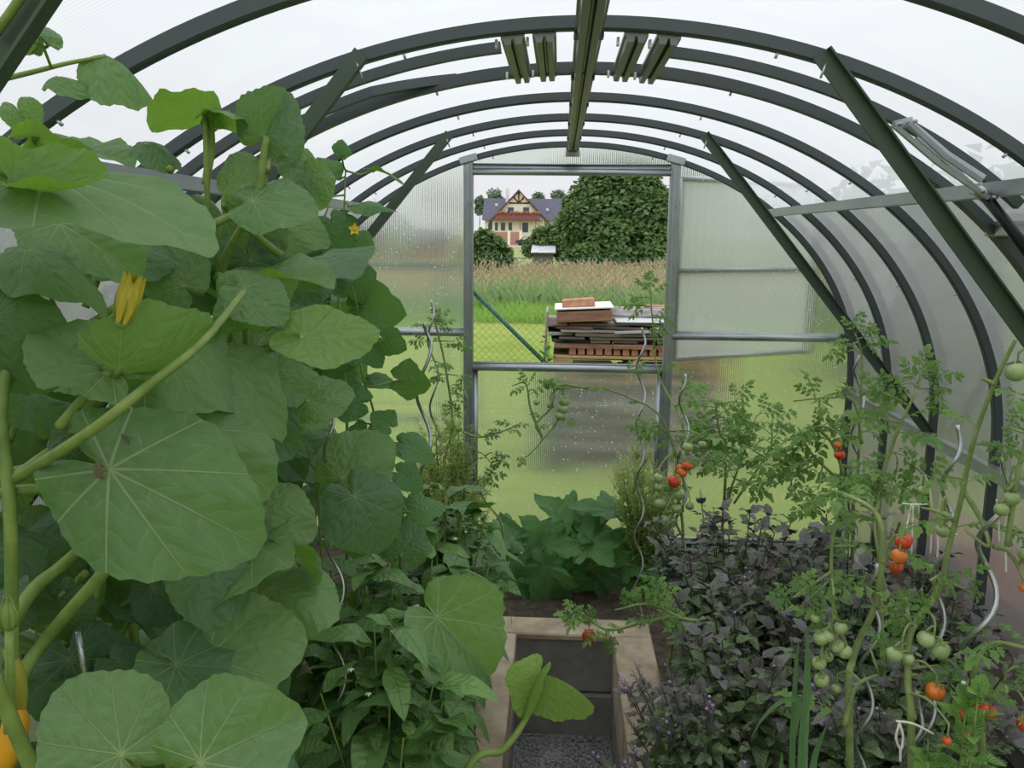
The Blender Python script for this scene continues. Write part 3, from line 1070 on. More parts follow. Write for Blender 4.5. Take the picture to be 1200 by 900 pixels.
# hedges and trees blurred by the sheets, plus one unseen hedge added as shade
tree('side_tree', 'blurred wide tree row behind the right end wall sheet', 'tree', (9, 30, -.02),
     [((9, 33, 1.4), 1.9), ((12, 34, 1.6), 2.1), ((15, 33, 1.5), 2.2), ((18.5, 34, 1.7), 2.4)], 3000, .5, 31, 'tree_dull')
tree('hedge_tree', 'blurred green hedge row behind the left end wall sheet', 'hedge', (-8, 32, -.02),
     [((-7.0, 32, 1.1), 1.3), ((-9.5, 32, 1.3), 1.6), ((-12, 32, 1.5), 2.0)], 3000, .5, 32, 'tree_dull')
tree('hedge', 'long dull green hedge seen blurred through the right side sheet', 'hedge', (4.6, 7, -.02),
     [((4.6, 1.2 + 1.9 * k, 1.0), 1.35) for k in range(7)], 6000, .25, 33, 'tree', False)
tree('hedge', 'unseen hedge added outside the left side sheet to block light behind the squash leaves', 'hedge', (-3.3, 2, -.02),
     [((-3.4, -.2 + 1.3 * k, .75), 1.05) for k in range(5)], 5000, .2, 34, 'tree', False)  # added out of view, keeps daylight off the left bed

# ---- chain link fence, brace and gate
YF = 8.0
fe = thing('chain_link_fence', 'green chain link fence with slanting green brace behind the door opening', 'fence', (-.86, YF, -.02))
mb = MB()
x0, x1, z0, z1, st = -.86, 4.6, 0., 1.44, .068
n = int((x1 - x0 + z1) / st)
for sg in (1, -1):
    for i in range(n + 1):
        # line x = c + sg*z
        c = x0 - (z1 if sg > 0 else 0) + i * st
        a, b = z0, z1
        if sg > 0:
            a, b = max(z0, x0 - c), min(z1, x1 - c)
        else:
            a, b = max(z0, c - x1), min(z1, c - x0)
        if b - a > .02:
            yo = YF + .002 * sg
            mb.tube([(c + sg * a, yo, a), (c + sg * b, yo, b)], .0017, 3, False)
mb.build('wire_mesh', 'wire', fe, False)
mb = MB()
for z in (.03, 1.44):
    mb.tube([(x0, YF, z), (x1, YF, z + (.02 if z > 1 else 0))], .0035, 5)
mb.build('tension_wire', 'fence', fe)
mb = MB()
mb.tube([(-.87, YF, -.3), (-.87, YF, 1.52)], .022, 10)
mb.build('post', 'fence', fe)
mb = MB()
mb.tube([(-.86, YF + .03, 1.13), (.02, YF + .03, .28)], .021, 10)
mb.build('brace', 'fence', fe)
mb = MB()
mb.tube([(4.6, YF, -.3), (4.6, YF, 1.52)], .022, 10)
mb.build('post', 'fence', fe)
ga = thing('garden_gate', 'green tube garden gate blurred behind the left end wall sheet', 'gate', (-1.9, YF, .05))
mb = MB()
for z in (.06, 1.37):
    mb.tube([(-3.6, YF, z), (-.95, YF, z)], .024, 10)
for x in (-3.6, -.95):
    mb.tube([(x, YF, .06), (x, YF, 1.37)], .022, 10)
mb.build('frame', 'fence', ga)
mb = MB()
for i in range(25):
    mb.tube([(-3.6 + i * .11, YF, .06), (-3.6 + i * .11, YF, 1.37)], .0022, 4, False)
mb.build('wire_mesh', 'wire', ga)

# ---- rubble stack on pallets
rg = random.Random(3)
SX0, SX1, SY0 = -.09, 1.18, 6.55
def pallet(z, label, mat='pallet'):
    t = thing('pallet', label, 'pallet', (SX0, SY0, z))
    for k in range(5):
        mb = MB(); mb.box((SX0, SY0 + .19 * k, z + .122), (SX1, SY0 + .19 * k + .12, z + .144), bev=.003); mb.build('deck_board', mat, t, False)
    for k in range(3):
        mb = MB(); mb.box((SX0, SY0 + .4 * k, z), (SX1, SY0 + .4 * k + .1, z + .022), bev=.003); mb.build('bottom_board', mat, t, False)
    for k in range(3):
        for j in range(3):
            mb = MB(); xx = SX0 + k * (SX1 - SX0 - .14) / 2
            if j == 0 and k == 1:
                mb.tube([(xx + .07, SY0 + .0, z + .075), (xx + .07, SY0 + .14, z + .075)], .045, 12)
            else:
                mb.box((xx, SY0 + .38 * j, z + .024), (xx + .14, SY0 + .38 * j + .14, z + .12), bev=.004)
            mb.build('block', mat, t, False)
    return t
pallet(-.02, 'lower wooden pallet on the lawn, blurred behind the door sheet', 'wood')
pallet(.60, 'upper orange wooden pallet under the boards in the doorway view')
def layer(z, h, mats, nmin, nmax, yoff, jit, label, group, name='board', lmin=.16):
    x = SX0 + rg.uniform(-jit, jit)
    while x < SX1 - .1:
        L = rg.uniform(lmin, .50)
        L = min(L, SX1 + .05 - x)
        dy = rg.uniform(0, .07)
        dz = rg.uniform(-.002, .004)
        mb = MB()
        rot = Matrix.Rotation(rg.gauss(0, .02), 3, 'Y') @ Matrix.Rotation(rg.gauss(0, .04), 3, 'Z')
        mb.box((x, SY0 + yoff + dy, z + dz), (x + L - rg.uniform(.0, .02), SY0 + yoff + dy + rg.uniform(.55, .8), z + h - .003), rot, .003)
        mt, lb = rg.choice(mats)
        tag(mb.build(name, mt, None, False, loc=(x, SY0, z)), lb, 'board', group + ': ' + lb)
        x += L
W1 = [('wood', 'brown weathered board in the upper stack'), ('wood_grey', 'grey split board in the upper stack'), ('wood_dark', 'dark wet board in the upper stack'), ('wood', 'brown weathered board in the upper stack')]
W2 = [('wood_red', 'reddish board resting just above the upper pallet')]
W3 = [('wood', 'brown board in the blurred lower stack'), ('wood_grey', 'grey board in the blurred lower stack'), ('wood_dark', 'dark board in the blurred lower stack')]
zz = .125
for k in range(11):
    layer(zz, .042, W3, 2, 4, .0, .05, 'b', 'boards of the lower stack')
    zz += .0425
# a row of pale brick ends on the upper pallet
zz = .747
x = SX0 + .12
while x < SX1 - .06:
    mb = MB()
    mb.box((x, SY0 + .02, zz), (x + .052, SY0 + .24, zz + .052), bev=.004)
    tag(mb.build('brick', 'brick' if rg.random() < .5 else 'wood_red', None, False, loc=(x, SY0, zz)), 'pale brick end in the row on the upper pallet', 'brick', 'brick ends on the upper pallet')
    x += .068
zz = .80
for k, h in enumerate((.035, .03, .024, .03, .02, .026, .022)):
    layer(zz, h, W2 if k == 0 else W1, 2, 4, rg.uniform(-.03, .03), .06, 'b', 'boards of the upper stack')
    zz += h + .001
TZ = zz
def slab(name, label, cat, a, b, mat, rot=None):
    mb = MB()
    mb.box(a, b, rot, .008)
    o = mb.build(name, mat, None, False, loc=(a[0], a[1], a[2]))
    return tag(o, label, cat)
slab('stone_slab', 'thick red-brown slab with a pale top at the left of the stack', 'slab', (SX0 + .02, SY0 - .02, TZ + .012), (SX0 + .44, SY0 + .4, TZ + .095), 'wood_red', Matrix.Rotation(-.05, 3, 'Y'))
mb = MB()
mb.add([(SX0 + .005, SY0 - .03, TZ + .100), (SX0 + .45, SY0 - .03, TZ + .122), (SX0 + .45, SY0 + .5, TZ + .125), (SX0 + .005, SY0 + .5, TZ + .102),
        (SX0 + .005, SY0 - .03, TZ + .108), (SX0 + .45, SY0 - .03, TZ + .130), (SX0 + .45, SY0 + .5, TZ + .133), (SX0 + .005, SY0 + .5, TZ + .110)],
       [(3, 2, 1, 0), (4, 5, 6, 7), (0, 1, 5, 4), (1, 2, 6, 5), (2, 3, 7, 6), (3, 0, 4, 7)])
tag(mb.build('white_board', 'white', None, False, loc=(SX0, SY0, TZ + .1)), 'thin white board lying on the red-brown slab', 'board')
slab('plastic_sheet', 'large pale panel across the right of the stack top', 'sheet', (SX0 + .47, SY0 + .02, TZ + .004), (SX1 - .1, SY0 + .5, TZ + .02), 'sheet')
slab('plastic_sheet', 'grey panel propped at the back of the stack top', 'sheet', (SX0 + .40, SY0 + .30, TZ + .024), (SX1 - .15, SY0 + .34, TZ + .105), 'wood_grey', Matrix.Rotation(-.35, 3, 'X'))
slab('brick', 'single orange brick on top of the white board at left', 'brick', (SX0 + .06, SY0 + .05, TZ + .115), (SX0 + .31, SY0 + .17, TZ + .18), 'brick', Matrix.Rotation(-.08, 3, 'Y'))
slab('brick', 'orange brick lying at the back right of the stack top', 'brick', (SX0 + .72, SY0 + .36, TZ + .03), (SX0 + .98, SY0 + .46, TZ + .115), 'brick')
slab('timber_block', 'dark brown timber block at the right end of the stack top', 'block', (SX1 - .30, SY0 - .02, TZ + .024), (SX1 - .19, SY0 + .1, TZ + .13), 'wood_dark')
slab('leaning_board', 'grey board leaning against the left side of the stack', 'board', (SX0 - .085, SY0 + .0, -.01), (SX0 - .070, SY0 + .5, 1.08), 'wood_grey', Matrix.Rotation(.045, 3, 'Y'))

# ---- house
YH = 150.
def H(u, v, Y=YH):
    return at(u, v, Y)
def hbox(u0, v0, u1, v1, y0, y1):
    a, b = H(u0, v1), H(u1, v0)
    mb = MB()
    mb.box((a.x, y0, a.z), (b.x, y1, b.z))
    return mb
base = H(610, 287)
ho = thing('house', 'cream gabled house with dark roof and red balcony on the hill', 'house', (H(608, 280).x, YH, -.02))
zg = -.02
a, b = H(567, 257), H(690, 257)
mb = MB(); mb.box((a.x, YH + 2, zg), (b.x, YH + 10, a.z)); mb.build('wall', 'plaster', ho, False)
# main roof, ridge along x
e, r_ = H(566, 257), H(566, 230)
f_ = H(700, 257)
mb = MB()
rz = H(600, 231).z
ez = H(600, 258).z
mb.add([(e.x - .3, YH + 1.2, ez), (f_.x, YH + 1.2, ez), (f_.x, YH + 6, rz), (e.x - .3, YH + 6, rz), (e.x - .3, YH + 10.8, ez), (f_.x, YH + 10.8, ez)], [(0, 1, 2, 3), (3, 2, 5, 4), (0, 3, 4), (1, 5, 2), (0, 4, 5, 1)])
mb.build('roof', 'slate', ho, False)
# front gable body
gl, gr, ap = H(577, 257), H(638, 257), H(608, 225)
mb = MB()
mb.add([(gl.x, YH, zg), (gr.x, YH, zg), (gr.x, YH, gl.z), (ap.x, YH, ap.z), (gl.x, YH, gl.z), (gl.x, YH + 5, zg), (gr.x, YH + 5, zg), (gr.x, YH + 5, gl.z), (ap.x, YH + 5, ap.z), (gl.x, YH + 5, gl.z)],
       [(0, 1, 2, 3, 4), (1, 6, 7, 2), (5, 0, 4, 9), (2, 7, 8, 3), (4, 3, 8, 9)])
mb.build('gable_wall', 'plaster', ho, False)
for sg, eg in ((-1, H(573, 260)), (1, H(643, 260))):
    mb = MB()
    ax_, az_ = ap.x, H(608, 222).z
    mb.add([(ax_, YH - .5, az_), (eg.x, YH - .5, eg.z), (eg.x, YH + 6, eg.z), (ax_, YH + 6, az_),
            (ax_, YH - .5, az_ - .28), (eg.x, YH - .5, eg.z - .28), (eg.x, YH + 6, eg.z - .28), (ax_, YH + 6, az_ - .28)],
           [(0, 1, 2, 3), (7, 6, 5, 4), (0, 4, 5, 1), (1, 5, 6, 2), (2, 6, 7, 3)])
    g_ = mb.build('gable_roof', 'slate', ho, False)
    mb = MB()
    mb.add([(ax_, YH - .56, az_ + .02), (eg.x, YH - .56, eg.z + .02), (eg.x, YH - .56, eg.z - .35), (ax_, YH - .56, az_ - .35), (ax_, YH - .50, az_ + .02), (eg.x, YH - .50, eg.z + .02), (eg.x, YH - .50, eg.z - .35), (ax_, YH - .50, az_ - .35)],
           [(0, 1, 2, 3), (7, 6, 5, 4), (0, 4, 5, 1), (2, 6, 7, 3)])
    mb.build('bargeboard', 'timber', g_, False)
mb = MB()
for q0, q1 in (((597, 238), (620, 238)), ((608, 226), (608, 238)), ((608, 238), (602, 231)), ((608, 238), (614, 231))):
    p0, p1 = H(*q0), H(*q1)
    mb.tube([(p0.x, YH - .08, p0.z), (p1.x, YH - .08, p1.z)], .12, 4)
mb.build('timber_frame', 'timber', ho)
ba = hbox(581, 250, 633, 258, YH - 1.3, YH - 1.15).build('balcony', 'redtimber', ho, False)
mb = MB(); p0, p1 = H(579, 258), H(636, 258.8); mb.box((p0.x, YH - 1.35, p1.z), (p1.x, YH, p0.z)); mb.build('floor_slab', 'timber', ba, False)
mb = MB()
for i in range(60):
    u = RNG.uniform(582, 632)
    p = H(u, RNG.uniform(248.6, 250.6))
    mb.ball((p.x, YH - 1.35, p.z), RNG.uniform(.15, .28), (1, 1, 1), 6, 4)
mb.build('geraniums', 'geranium', ba)
for (u0, v0, u1, v1) in ((595, 243, 602, 252), (613, 243, 620, 252)):
    hbox(u0, v0, u1, v1, YH - .05, YH + .1).build('balcony_door', 'glassdark', ho, False)
for (u0, v0, u1, v1) in ((580, 261, 583.5, 270), (587, 261, 592, 270), (596, 261, 600, 270), (612, 261, 619, 272), (648, 262, 656, 269), (571, 262, 577, 271)):
    yy = YH if 577 <= u0 < 640 else YH + 2
    fr = hbox(u0 - .5, v0 - .5, u1 + .5, v1 + .5, yy - .08, yy + .1).build('window', 'white', ho, False)
    hbox(u0, v0, u1, v1, yy - .12, yy + .1).build('pane', 'glassdark', fr, False)
hbox(590.5, 219, 594.5, 242, YH + 4.5, YH + 5.3).build('chimney', 'white', ho, False)
for u in (609.5, 627.5):
    hbox(u, 257, u + 1, 275, YH - 1.3, YH - 1.15).build('balcony_post', 'redtimber', ho, False)
for (u, v) in ((580, 239), (641, 245), (663, 238)):
    p = H(u, v)
    mb = MB(); mb.box((p.x - .2, YH + 3.1, p.z - .2), (p.x + .25, YH + 3.2, p.z + .2)); mb.build('roof_window', 'white', ho, False)
YB = 60.
a, b = at(428, 303, YB), at(512, 285, YB)
ob = thing('outbuilding', 'long low brick outbuilding with red roof, blurred behind the left end sheet', 'building', ((a.x + b.x) / 2, YB, -.02))
mb = MB(); mb.box((a.x, YB, -.02), (b.x, YB + 4, b.z)); mb.build('wall', 'brickwall', ob, False)
zt = at(450, 268, YB).z
mb = MB(); mb.add([(a.x - .2, YB - .3, b.z), (b.x + .2, YB - .3, b.z), (b.x + .2, YB + 2, zt), (a.x - .2, YB + 2, zt), (a.x - .2, YB + 4.3, b.z), (b.x + .2, YB + 4.3, b.z)], [(0, 1, 2, 3), (3, 2, 5, 4), (0, 3, 4), (1, 5, 2), (0, 4, 5, 1)]); mb.build('roof', 'slate', ob, False)
YW = 140.
for k, (u0, u1) in enumerate(((578, 595), (597.5, 609))):
    a, b = at(u0, 281, YW), at(u1, 272, YW)
    t = tag(MB().box((a.x, YW, -.02), (b.x, YW + .4, b.z)).build('garden_wall', 'brickwall', None, False, loc=(a.x, YW, -.02)), ('left' if k == 0 else 'right') + ' red brick garden wall panel before the house' + (' beside the car' if k else ' by the bush'), 'garden wall', None)
for u, lb in ((577, 'pale wall pillar at the bush end of the brick garden wall'), (596.3, 'pale wall pillar between the two brick garden walls'), (610, 'pale wall pillar at the car end of the brick garden wall')):
    a = at(u, 270.5, YW)
    mb = MB(); mb.box((a.x - .2, YW - .1, -.02), (a.x + .25, YW + .5, a.z), bev=.02); mb.box((a.x - .27, YW - .15, a.z), (a.x + .32, YW + .55, a.z + .08), bev=.02)
    tag(mb.build('wall_pillar', 'plaster', None, False, loc=(a.x, YW, -.02)), lb, 'pillar')
mb = MB(); quad(mb, -14, 6, 118, 140, -.015); tag(mb.build('driveway', 'road'), kind='structure')
# parked car
YC = 134.
c0 = at(619, 284, YC)
car = thing('car', 'small dark car parked in front of the house wall', 'car', (c0.x, YC, -.02))
prof_c = [(-1.9, .3), (-1.95, .75), (-1.2, .9), (-.7, 1.35), (.7, 1.38), (1.3, .95), (1.95, .85), (2.0, .3)]
mb = MB()
n = len(prof_c)
mb.add([(c0.x + x, y, z - .02) for y in (YC - .8, YC + .8) for x, z in prof_c], [(k, (k + 1) % n, n + (k + 1) % n, n + k) for k in range(n)] + [tuple(range(n))[::-1], tuple(range(n, 2 * n))])
mb.build('body', 'glassdark', car, False)
for sx in (-1.2, 1.2):
    for sy in (-.8, .8):
        mb = MB(); mb.tube([(c0.x + sx, YC + sy - .1, .28), (c0.x + sx, YC + sy + .1, .28)], .3, 14); mb.build('wheel', 'black', car)
mb = MB(); mb.add([(c0.x + x, YC - .82, z) for x, z in ((-.95, .92), (-.6, 1.25), (.62, 1.28), (1.05, .92))], [(0, 3, 2, 1)]); mb.build('side_window', 'sheet', car, False)
# shed
YS = 44.
a, b = at(624, 306, YS), at(648, 296, YS)
sh = thing('garden_shed', 'small dark shed with pale sloping metal roof beyond the grass', 'shed', ((a.x + b.x) / 2, YS, -.02))
mb = MB(); mb.box((a.x, YS, -.02), (b.x, YS + 1.6, b.z)); mb.build('wall', 'wood_dark', sh, False)
mb = MB()
zf, zb = at(624, 296, YS).z, at(624, 285, YS + 1.8).z
x0, x1 = at(622.5, 296, YS).x, at(651, 296, YS).x
ncor = 24
vs = []
for y, z in ((YS - .25, zf), (YS + 1.8, zb)):
    for i in range(ncor + 1):
        vs.append((x0 + (x1 - x0) * i / ncor + (.0 if y < YS else .0), y, z + (.02 if i % 2 else 0)))
mb.add(vs + [(v[0], v[1], v[2] - .04) for v in vs], [(i, i + 1, ncor + 2 + i, ncor + 1 + i) for i in range(ncor)] + [(2 * (ncor + 1) + i, 3 * (ncor + 1) + i, 3 * (ncor + 1) + i + 1, 2 * (ncor + 1) + i + 1) for i in range(ncor)])
mb.build('roof', 'sheet', sh, False)
# white car / sheet under the tree is left as pale trailer cover
# terracotta tile heap outside the right side sheet
mb = MB()
tt = thing('tile_heap', 'long heap of wet terracotta tiles outside the right side sheet', 'tiles', (1.62, 3.0, -.02))
rg = random.Random(9)
for i in range(7):
    mb = MB()
    for j in range(34):
        y = 1.0 + j * .088
        mb.box((1.53, y, -.02 + i * .062), (1.86 - rg.random() * .03, y + .08, .035 + i * .062), Matrix.Rotation(rg.gauss(0, .03), 3, 'Z'), .004)
    mb.build('tile_course', 'terracotta', tt, False)

# ================================================================== WORLD
w = bpy.data.worlds.new('world')
scene.world = w
w.use_nodes = True
nt = w.node_tree
nt.nodes.clear()
out = nt.nodes.new('ShaderNodeOutputWorld')
bg = nt.nodes.new('ShaderNodeBackground')
tc = nt.nodes.new('ShaderNodeTexCoord')
sx = nt.nodes.new('ShaderNodeSeparateXYZ')
rp = nt.nodes.new('ShaderNodeValToRGB')
nt.links.new(tc.outputs['Generated'], sx.inputs[0])
nt.links.new(sx.outputs[2], rp.inputs[0])
e = rp.color_ramp.elements
e[0].position = 0.; e[0].color = (.80, .815, .84, 1)
e[1].position = 1.; e[1].color = (1.9, 1.95, 2.05, 1)
x = e.new(.12); x.color = (.86, .875, .90, 1)
x = e.new(.5); x.color = (1.35, 1.38, 1.44, 1)
nt.links.new(rp.outputs[0], bg.inputs[0])
bg.inputs[1].default_value = 1.
nt.links.new(bg.outputs[0], out.inputs[0])
vs_ = scene.view_settings
vs_.view_transform = 'Standard'
vs_.look = 'None'
vs_.gamma = 1
vs_.use_curve_mapping = False
vs_.exposure = 0.
cy = scene.cycles
cy.use_denoising = True
cy.max_bounces = 8
cy.diffuse_bounces = 3
cy.glossy_bounces = 3
cy.transmission_bounces = 6
cy.transparent_max_bounces = 12
cy.caustics_refractive = True
cy.caustics_reflective = False
cy.sample_clamp_indirect = 6

# ================================================================== PLANTS
def jit(v, a, rg):
    return Vector((v[0] + rg.gauss(0, a), v[1] + rg.gauss(0, a), v[2] + rg.gauss(0, a)))

# ---- squash: every leaf its own part, petiole below it
def make_petiole(leaf, p_leaf, p_stem, parent, r=.006, mat='stem', bow=.15):
    mb = MB()
    L = (p_leaf - p_stem).length
    mid = (p_leaf + p_stem) / 2 + Vector((0, 0, bow * L))
    mb.tube(curve([p_stem, mid, p_leaf], 7), [r, r * .75], 7)
    return mb.build('petiole', mat, parent)

S1 = thing('squash_plant', 'huge-leaved green squash vine nearest the left edge with yellow flower', 'squash plant', (-.72, 1.15, -.01))
S2 = thing('squash_plant', 'squash vine climbing to the roof behind the nearest squash vine', 'squash plant', (-.95, 1.9, -.01))
S3 = thing('squash_plant', 'squash vine trailing among the peppers beside the long kerb', 'squash plant', (-.62, 2.35, -.01))

S4 = thing('squash_plant', 'farthest squash vine against the left side sheet', 'squash plant', (-1.1, 2.75, -.01))
# (attach u, v, Y, radius px, tip angle, normal(r, u, toward camera), template, material, owner, stem point (u, v, Y))
KEY = [
    (128, 550, 1.10, 203, -27, (-.12, .42, .88), 0, 'squash', S1, (40, 575, 1.12), .74),
    (205, 505, 1.28, 128, -28, (.0, .5, .85), 1, 'squash', S1, (150, 560, 1.35)),
    (142, 884, 1.00, 128, 138, (.05, .42, .9), 0, 'squash', S1, (172, 960, 1.02)),
    (235, 893, .96, 138, 26, (-.1, .42, .9), 2, 'squash', S1, (205, 965, .98)),
    (245, 770, 1.30, 118, 14, (-.15, .40, .9), 4, 'squash', S1, (168, 815, 1.32)),
    (222, 775, 1.33, 60, 150, (.4, .5, .8), 3, 'squash', S1, (168, 815, 1.36)),
    (52, 205, 1.12, 200, -10, (-.05, .93, .42), 0, 'squash', S1, (-20, 275, 1.15)),
    (12, 212, 1.06, 118, -20, (.15, -.62, -.55), 3, 'squash', S1, (-30, 262, 1.1), .5),
    (42, 160, 1.20, 62, 5, (.1, .85, -.12), 1, 'squash', S2, (5, 190, 1.3)),
    (130, 434, 1.16, 108, 150, (.25, .55, .6), 4, 'squash', S1, (86, 500, 1.18)),
    (140, 432, 1.14, 105, 8, (-.1, -.78, .42), 3, 'squash', S1, (90, 500, 1.18)),
    (175, 385, 1.30, 122, -18, (.15, .72, .6), 5, 'squash', S1, (85, 395, 1.32)),
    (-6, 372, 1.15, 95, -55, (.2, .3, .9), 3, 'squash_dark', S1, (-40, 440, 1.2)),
    (286, 340, 1.42, 58, -140, (.1, .5, .8), 1, 'squash', S2, (240, 398, 1.36)),
    (286, 338, 1.40, 60, -30, (.1, .65, .75), 0, 'squash', S2, (240, 398, 1.36)),
    (297, 326, 1.55, 92, 4, (.0, .95, .35), 2, 'squash', S2, (262, 372, 1.6)),
    (354, 396, 1.42, 92, -8, (.30, -.55, -.65), 0, 'squash', S2, (290, 415, 1.5), .72),
    (252, 418, 1.38, 108, -27, (.1, .7, .6), 5, 'squash', S2, (210, 452, 1.45)),
    (305, 432, 1.55, 62, -30, (.1, .5, .8), 0, 'squash', S2, (285, 415, 1.6)),
    (240, 133, 1.48, 64, 186, (.05, .85, -.22), 2, 'squash', S2, (241, 216, 1.5)),
    (246, 131, 1.48, 40, 10, (.05, .85, -.1), 3, 'squash', S2, (241, 216, 1.5)),
    (308, 158, 1.52, 58, 62, (.5, .35, .7), 6, 'squash_dark', S2, (312, 200, 1.5)),
    (284, 220, 1.50, 46, 98, (.0, -.15, .95), 1, 'squash', S2, (288, 250, 1.5)),
    (312, 150, 1.60, 48, -40, (.1, .7, .5), 6, 'squash_dark', S2, (312, 200, 1.5)),
    (296, 236, 1.46, 72, 3, (.0, .62, .75), 0, 'squash', S2, (252, 262, 1.46)),
    (358, 205, 1.62, 42, -60, (.3, .1, .8), 2, 'squash', S2, (352, 232, 1.62)),
    (345, 188, 1.62, 48, -42, (.2, .6, .6), 1, 'squash', S2, (352, 232, 1.62)),
    (170, 168, 1.45, 40, -15, (.1, .75, .6), 3, 'squash_dark', S2, (200, 200, 1.45)),
    (95, 178, 1.5, 60, -5, (.1, .85, .5), 2, 'squash', S2, (120, 230, 1.5)),
    (305, 600, 1.48, 72, -20, (.1, .45, .85), 0, 'squash', S1, (262, 640, 1.5)),
    (295, 668, 1.52, 72, -50, (.1, .4, .85), 1, 'squash', S1, (262, 690, 1.5)),
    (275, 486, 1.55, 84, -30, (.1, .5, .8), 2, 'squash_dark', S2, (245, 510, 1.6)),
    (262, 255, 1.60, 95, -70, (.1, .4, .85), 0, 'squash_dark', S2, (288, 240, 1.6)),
    (70, 262, 1.35, 105, -30, (.15, .7, .7), 2, 'squash', S1, (10, 300, 1.35)),
    (30, 292, 1.24, 95, -10, (.1, .85, .3), 5, 'squash', S1, (-20, 320, 1.25)),
    (120, 290, 1.5, 90, 10, (.1, .6, .7), 1, 'squash_dark', S2, (100, 360, 1.5)),
    (215, 335, 1.5, 62, 130, (.1, -.1, .9), 0, 'squash', S2, (205, 380, 1.5)),
    (360, 470, 1.60, 52, 20, (.1, .55, .8), 1, 'squash', S2, (330, 505, 1.6)),
    (415, 582, 1.66, 78, -58, (.25, .3, .9), 0, 'squash_dark', S3, (380, 640, 1.7)),
    (400, 560, 1.80, 72, 40, (.2, .3, .9), 1, 'squash', S3, (385, 620, 1.8)),
    (512, 724, 1.78, 100, -46, (.45, .25, .8), 6, 'squash', S3, (470, 800, 1.8)),
    (556, 672, 2.10, 50, -25, (.1, .75, .55), 7, 'squash', S3, (520, 700, 2.1)),
    (470, 650, 2.1, 42, 60, (.1, .6, .7), 0, 'squash_dark', S3, (465, 700, 2.1)),
    (68, 700, 1.35, 62, -80, (.1, .5, .8), 0, 'squash_dark', S1, (100, 672, 1.35)),
    (180, 690, 1.5, 60, -40, (.1, .5, .8), 2, 'squash_dark', S1, (130, 720, 1.5)),
    (20, 470, 1.5, 92, -30, (.2, .4, .85), 3, 'squash_dark', S4, (-30, 520, 1.55)),
    (15, 640, 1.5, 90, -20, (.2, .4, .85), 2, 'squash_dark', S4, (-30, 700, 1.55)),
    (90, 610, 1.6, 90, -60, (.2, .4, .85), 5, 'squash_dark', S4, (60, 700, 1.65)),
    (85, 505, 1.16, 50, -60, (.3, .4, .8), 7, 'squash_dark', S1, (60, 520, 1.2)),
    (160, 800, 1.6, 80, -60, (.1, .5, .8), 0, 'squash_dark', S1, (150, 760, 1.6)),
]
LV = {}
def put_leaf(own, P_, tip, nrm, r, ti, mat, stemp, pr_=.0062, wy=.95):
    lf = leaf_obj(('sq', ti), (T_SQ + T_SQF)[ti], mat, frame(P_, tip, nrm, r) @ Matrix.Diagonal((1, wy, 1, 1)), own)
    mb = MB()
    L = (P_ - stemp).length
    q = curve([stemp, (P_ + stemp) / 2 + Vector((0, 0, .06 * L)) - BK * .02, P_], 7)
    mb.tube(q, [pr_ * 1.15, pr_ * .8], 7)
    o = mb.build('petiole', 'stem')
    # sub-part of the leaf: keep it where it stands
    o.parent = lf
    o.matrix_parent_inverse = (Matrix.Translation(own.location) @ lf.matrix_basis).inverted()
    return lf

for kk in KEY:
    (u, v, Y, rp_, a, n_, ti, mt, own, sp) = kk[:10]
    put_leaf(own, at(u, v, Y), cam_dir(a, -.05), cvec(n_), pr(rp_, Y), ti, mt, at(*sp), wy=kk[10] if len(kk) > 10 else .95)

# fill: the mass of leaves behind, following the beds' outline
def inside_poly(u, v, poly_):
    c = False
    for (x1, y1), (x2, y2) in zip(poly_, poly_[1:] + poly_[:1]):
        if (y1 > v) != (y2 > v) and u < (x2 - x1) * (v - y1) / (y2 - y1) + x1:
            c = not c
    return c
SIL = [(-60, 215), (40, 215), (150, 265), (230, 262), (330, 250), (395, 262), (395, 420), (380, 520), (345, 700), (335, 1000), (-60, 1000)]
rg = random.Random(5)
cnt, tries = 0, 0
tot = 320
while cnt < tot and tries < 20000:
    tries += 1
    Y = rg.uniform(1.45, 3.0) if rg.random() < .85 else rg.uniform(1.2, 1.45)
    X = rg.uniform(-1.32, -.55)
    Z = rg.uniform(.15, 1.95)
    u, v = pix((X, Y, Z))
    if not inside_poly(u, v, SIL) or (Y < 1.45 and (v < 330 or (v < 620 and (Y < 1.3 or u > 90)))):
        continue
    x_lim = HW * math.sqrt(max(0, 1 - ((max(Z, BZ) - BZ) / 1.15) ** 2)) - .20
    if abs(X) > x_lim:
        continue
    r = rg.uniform(.075, .15)
    P_ = Vector((X, Y, Z))
    nrm = Vector((rg.gauss(.35, .45), rg.gauss(-.5, .45), rg.gauss(.75, .35)))
    tip = Vector((rg.gauss(.5, .6), rg.gauss(-.4, .5), rg.gauss(-.35, .3)))
    own = S1 if (Y < 1.75 and len(S1.children) < 92) else (S2 if len(S2.children) < 92 and Y < 2.3 else (S4 if len(S4.children) < 96 else S3))
    if len(own.children) > 94:
        continue
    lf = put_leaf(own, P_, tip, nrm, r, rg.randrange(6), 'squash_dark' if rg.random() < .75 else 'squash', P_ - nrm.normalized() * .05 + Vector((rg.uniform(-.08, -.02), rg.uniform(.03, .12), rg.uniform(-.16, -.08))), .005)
    cnt += 1

def stem_px(own, name, pts, r, mat='stem', n=9, sub=8):
    mb = MB()
    P_ = [at(*p) for p in pts]
    mb.tube(curve(P_, sub), r, n)
    return mb.build(name, mat, own)
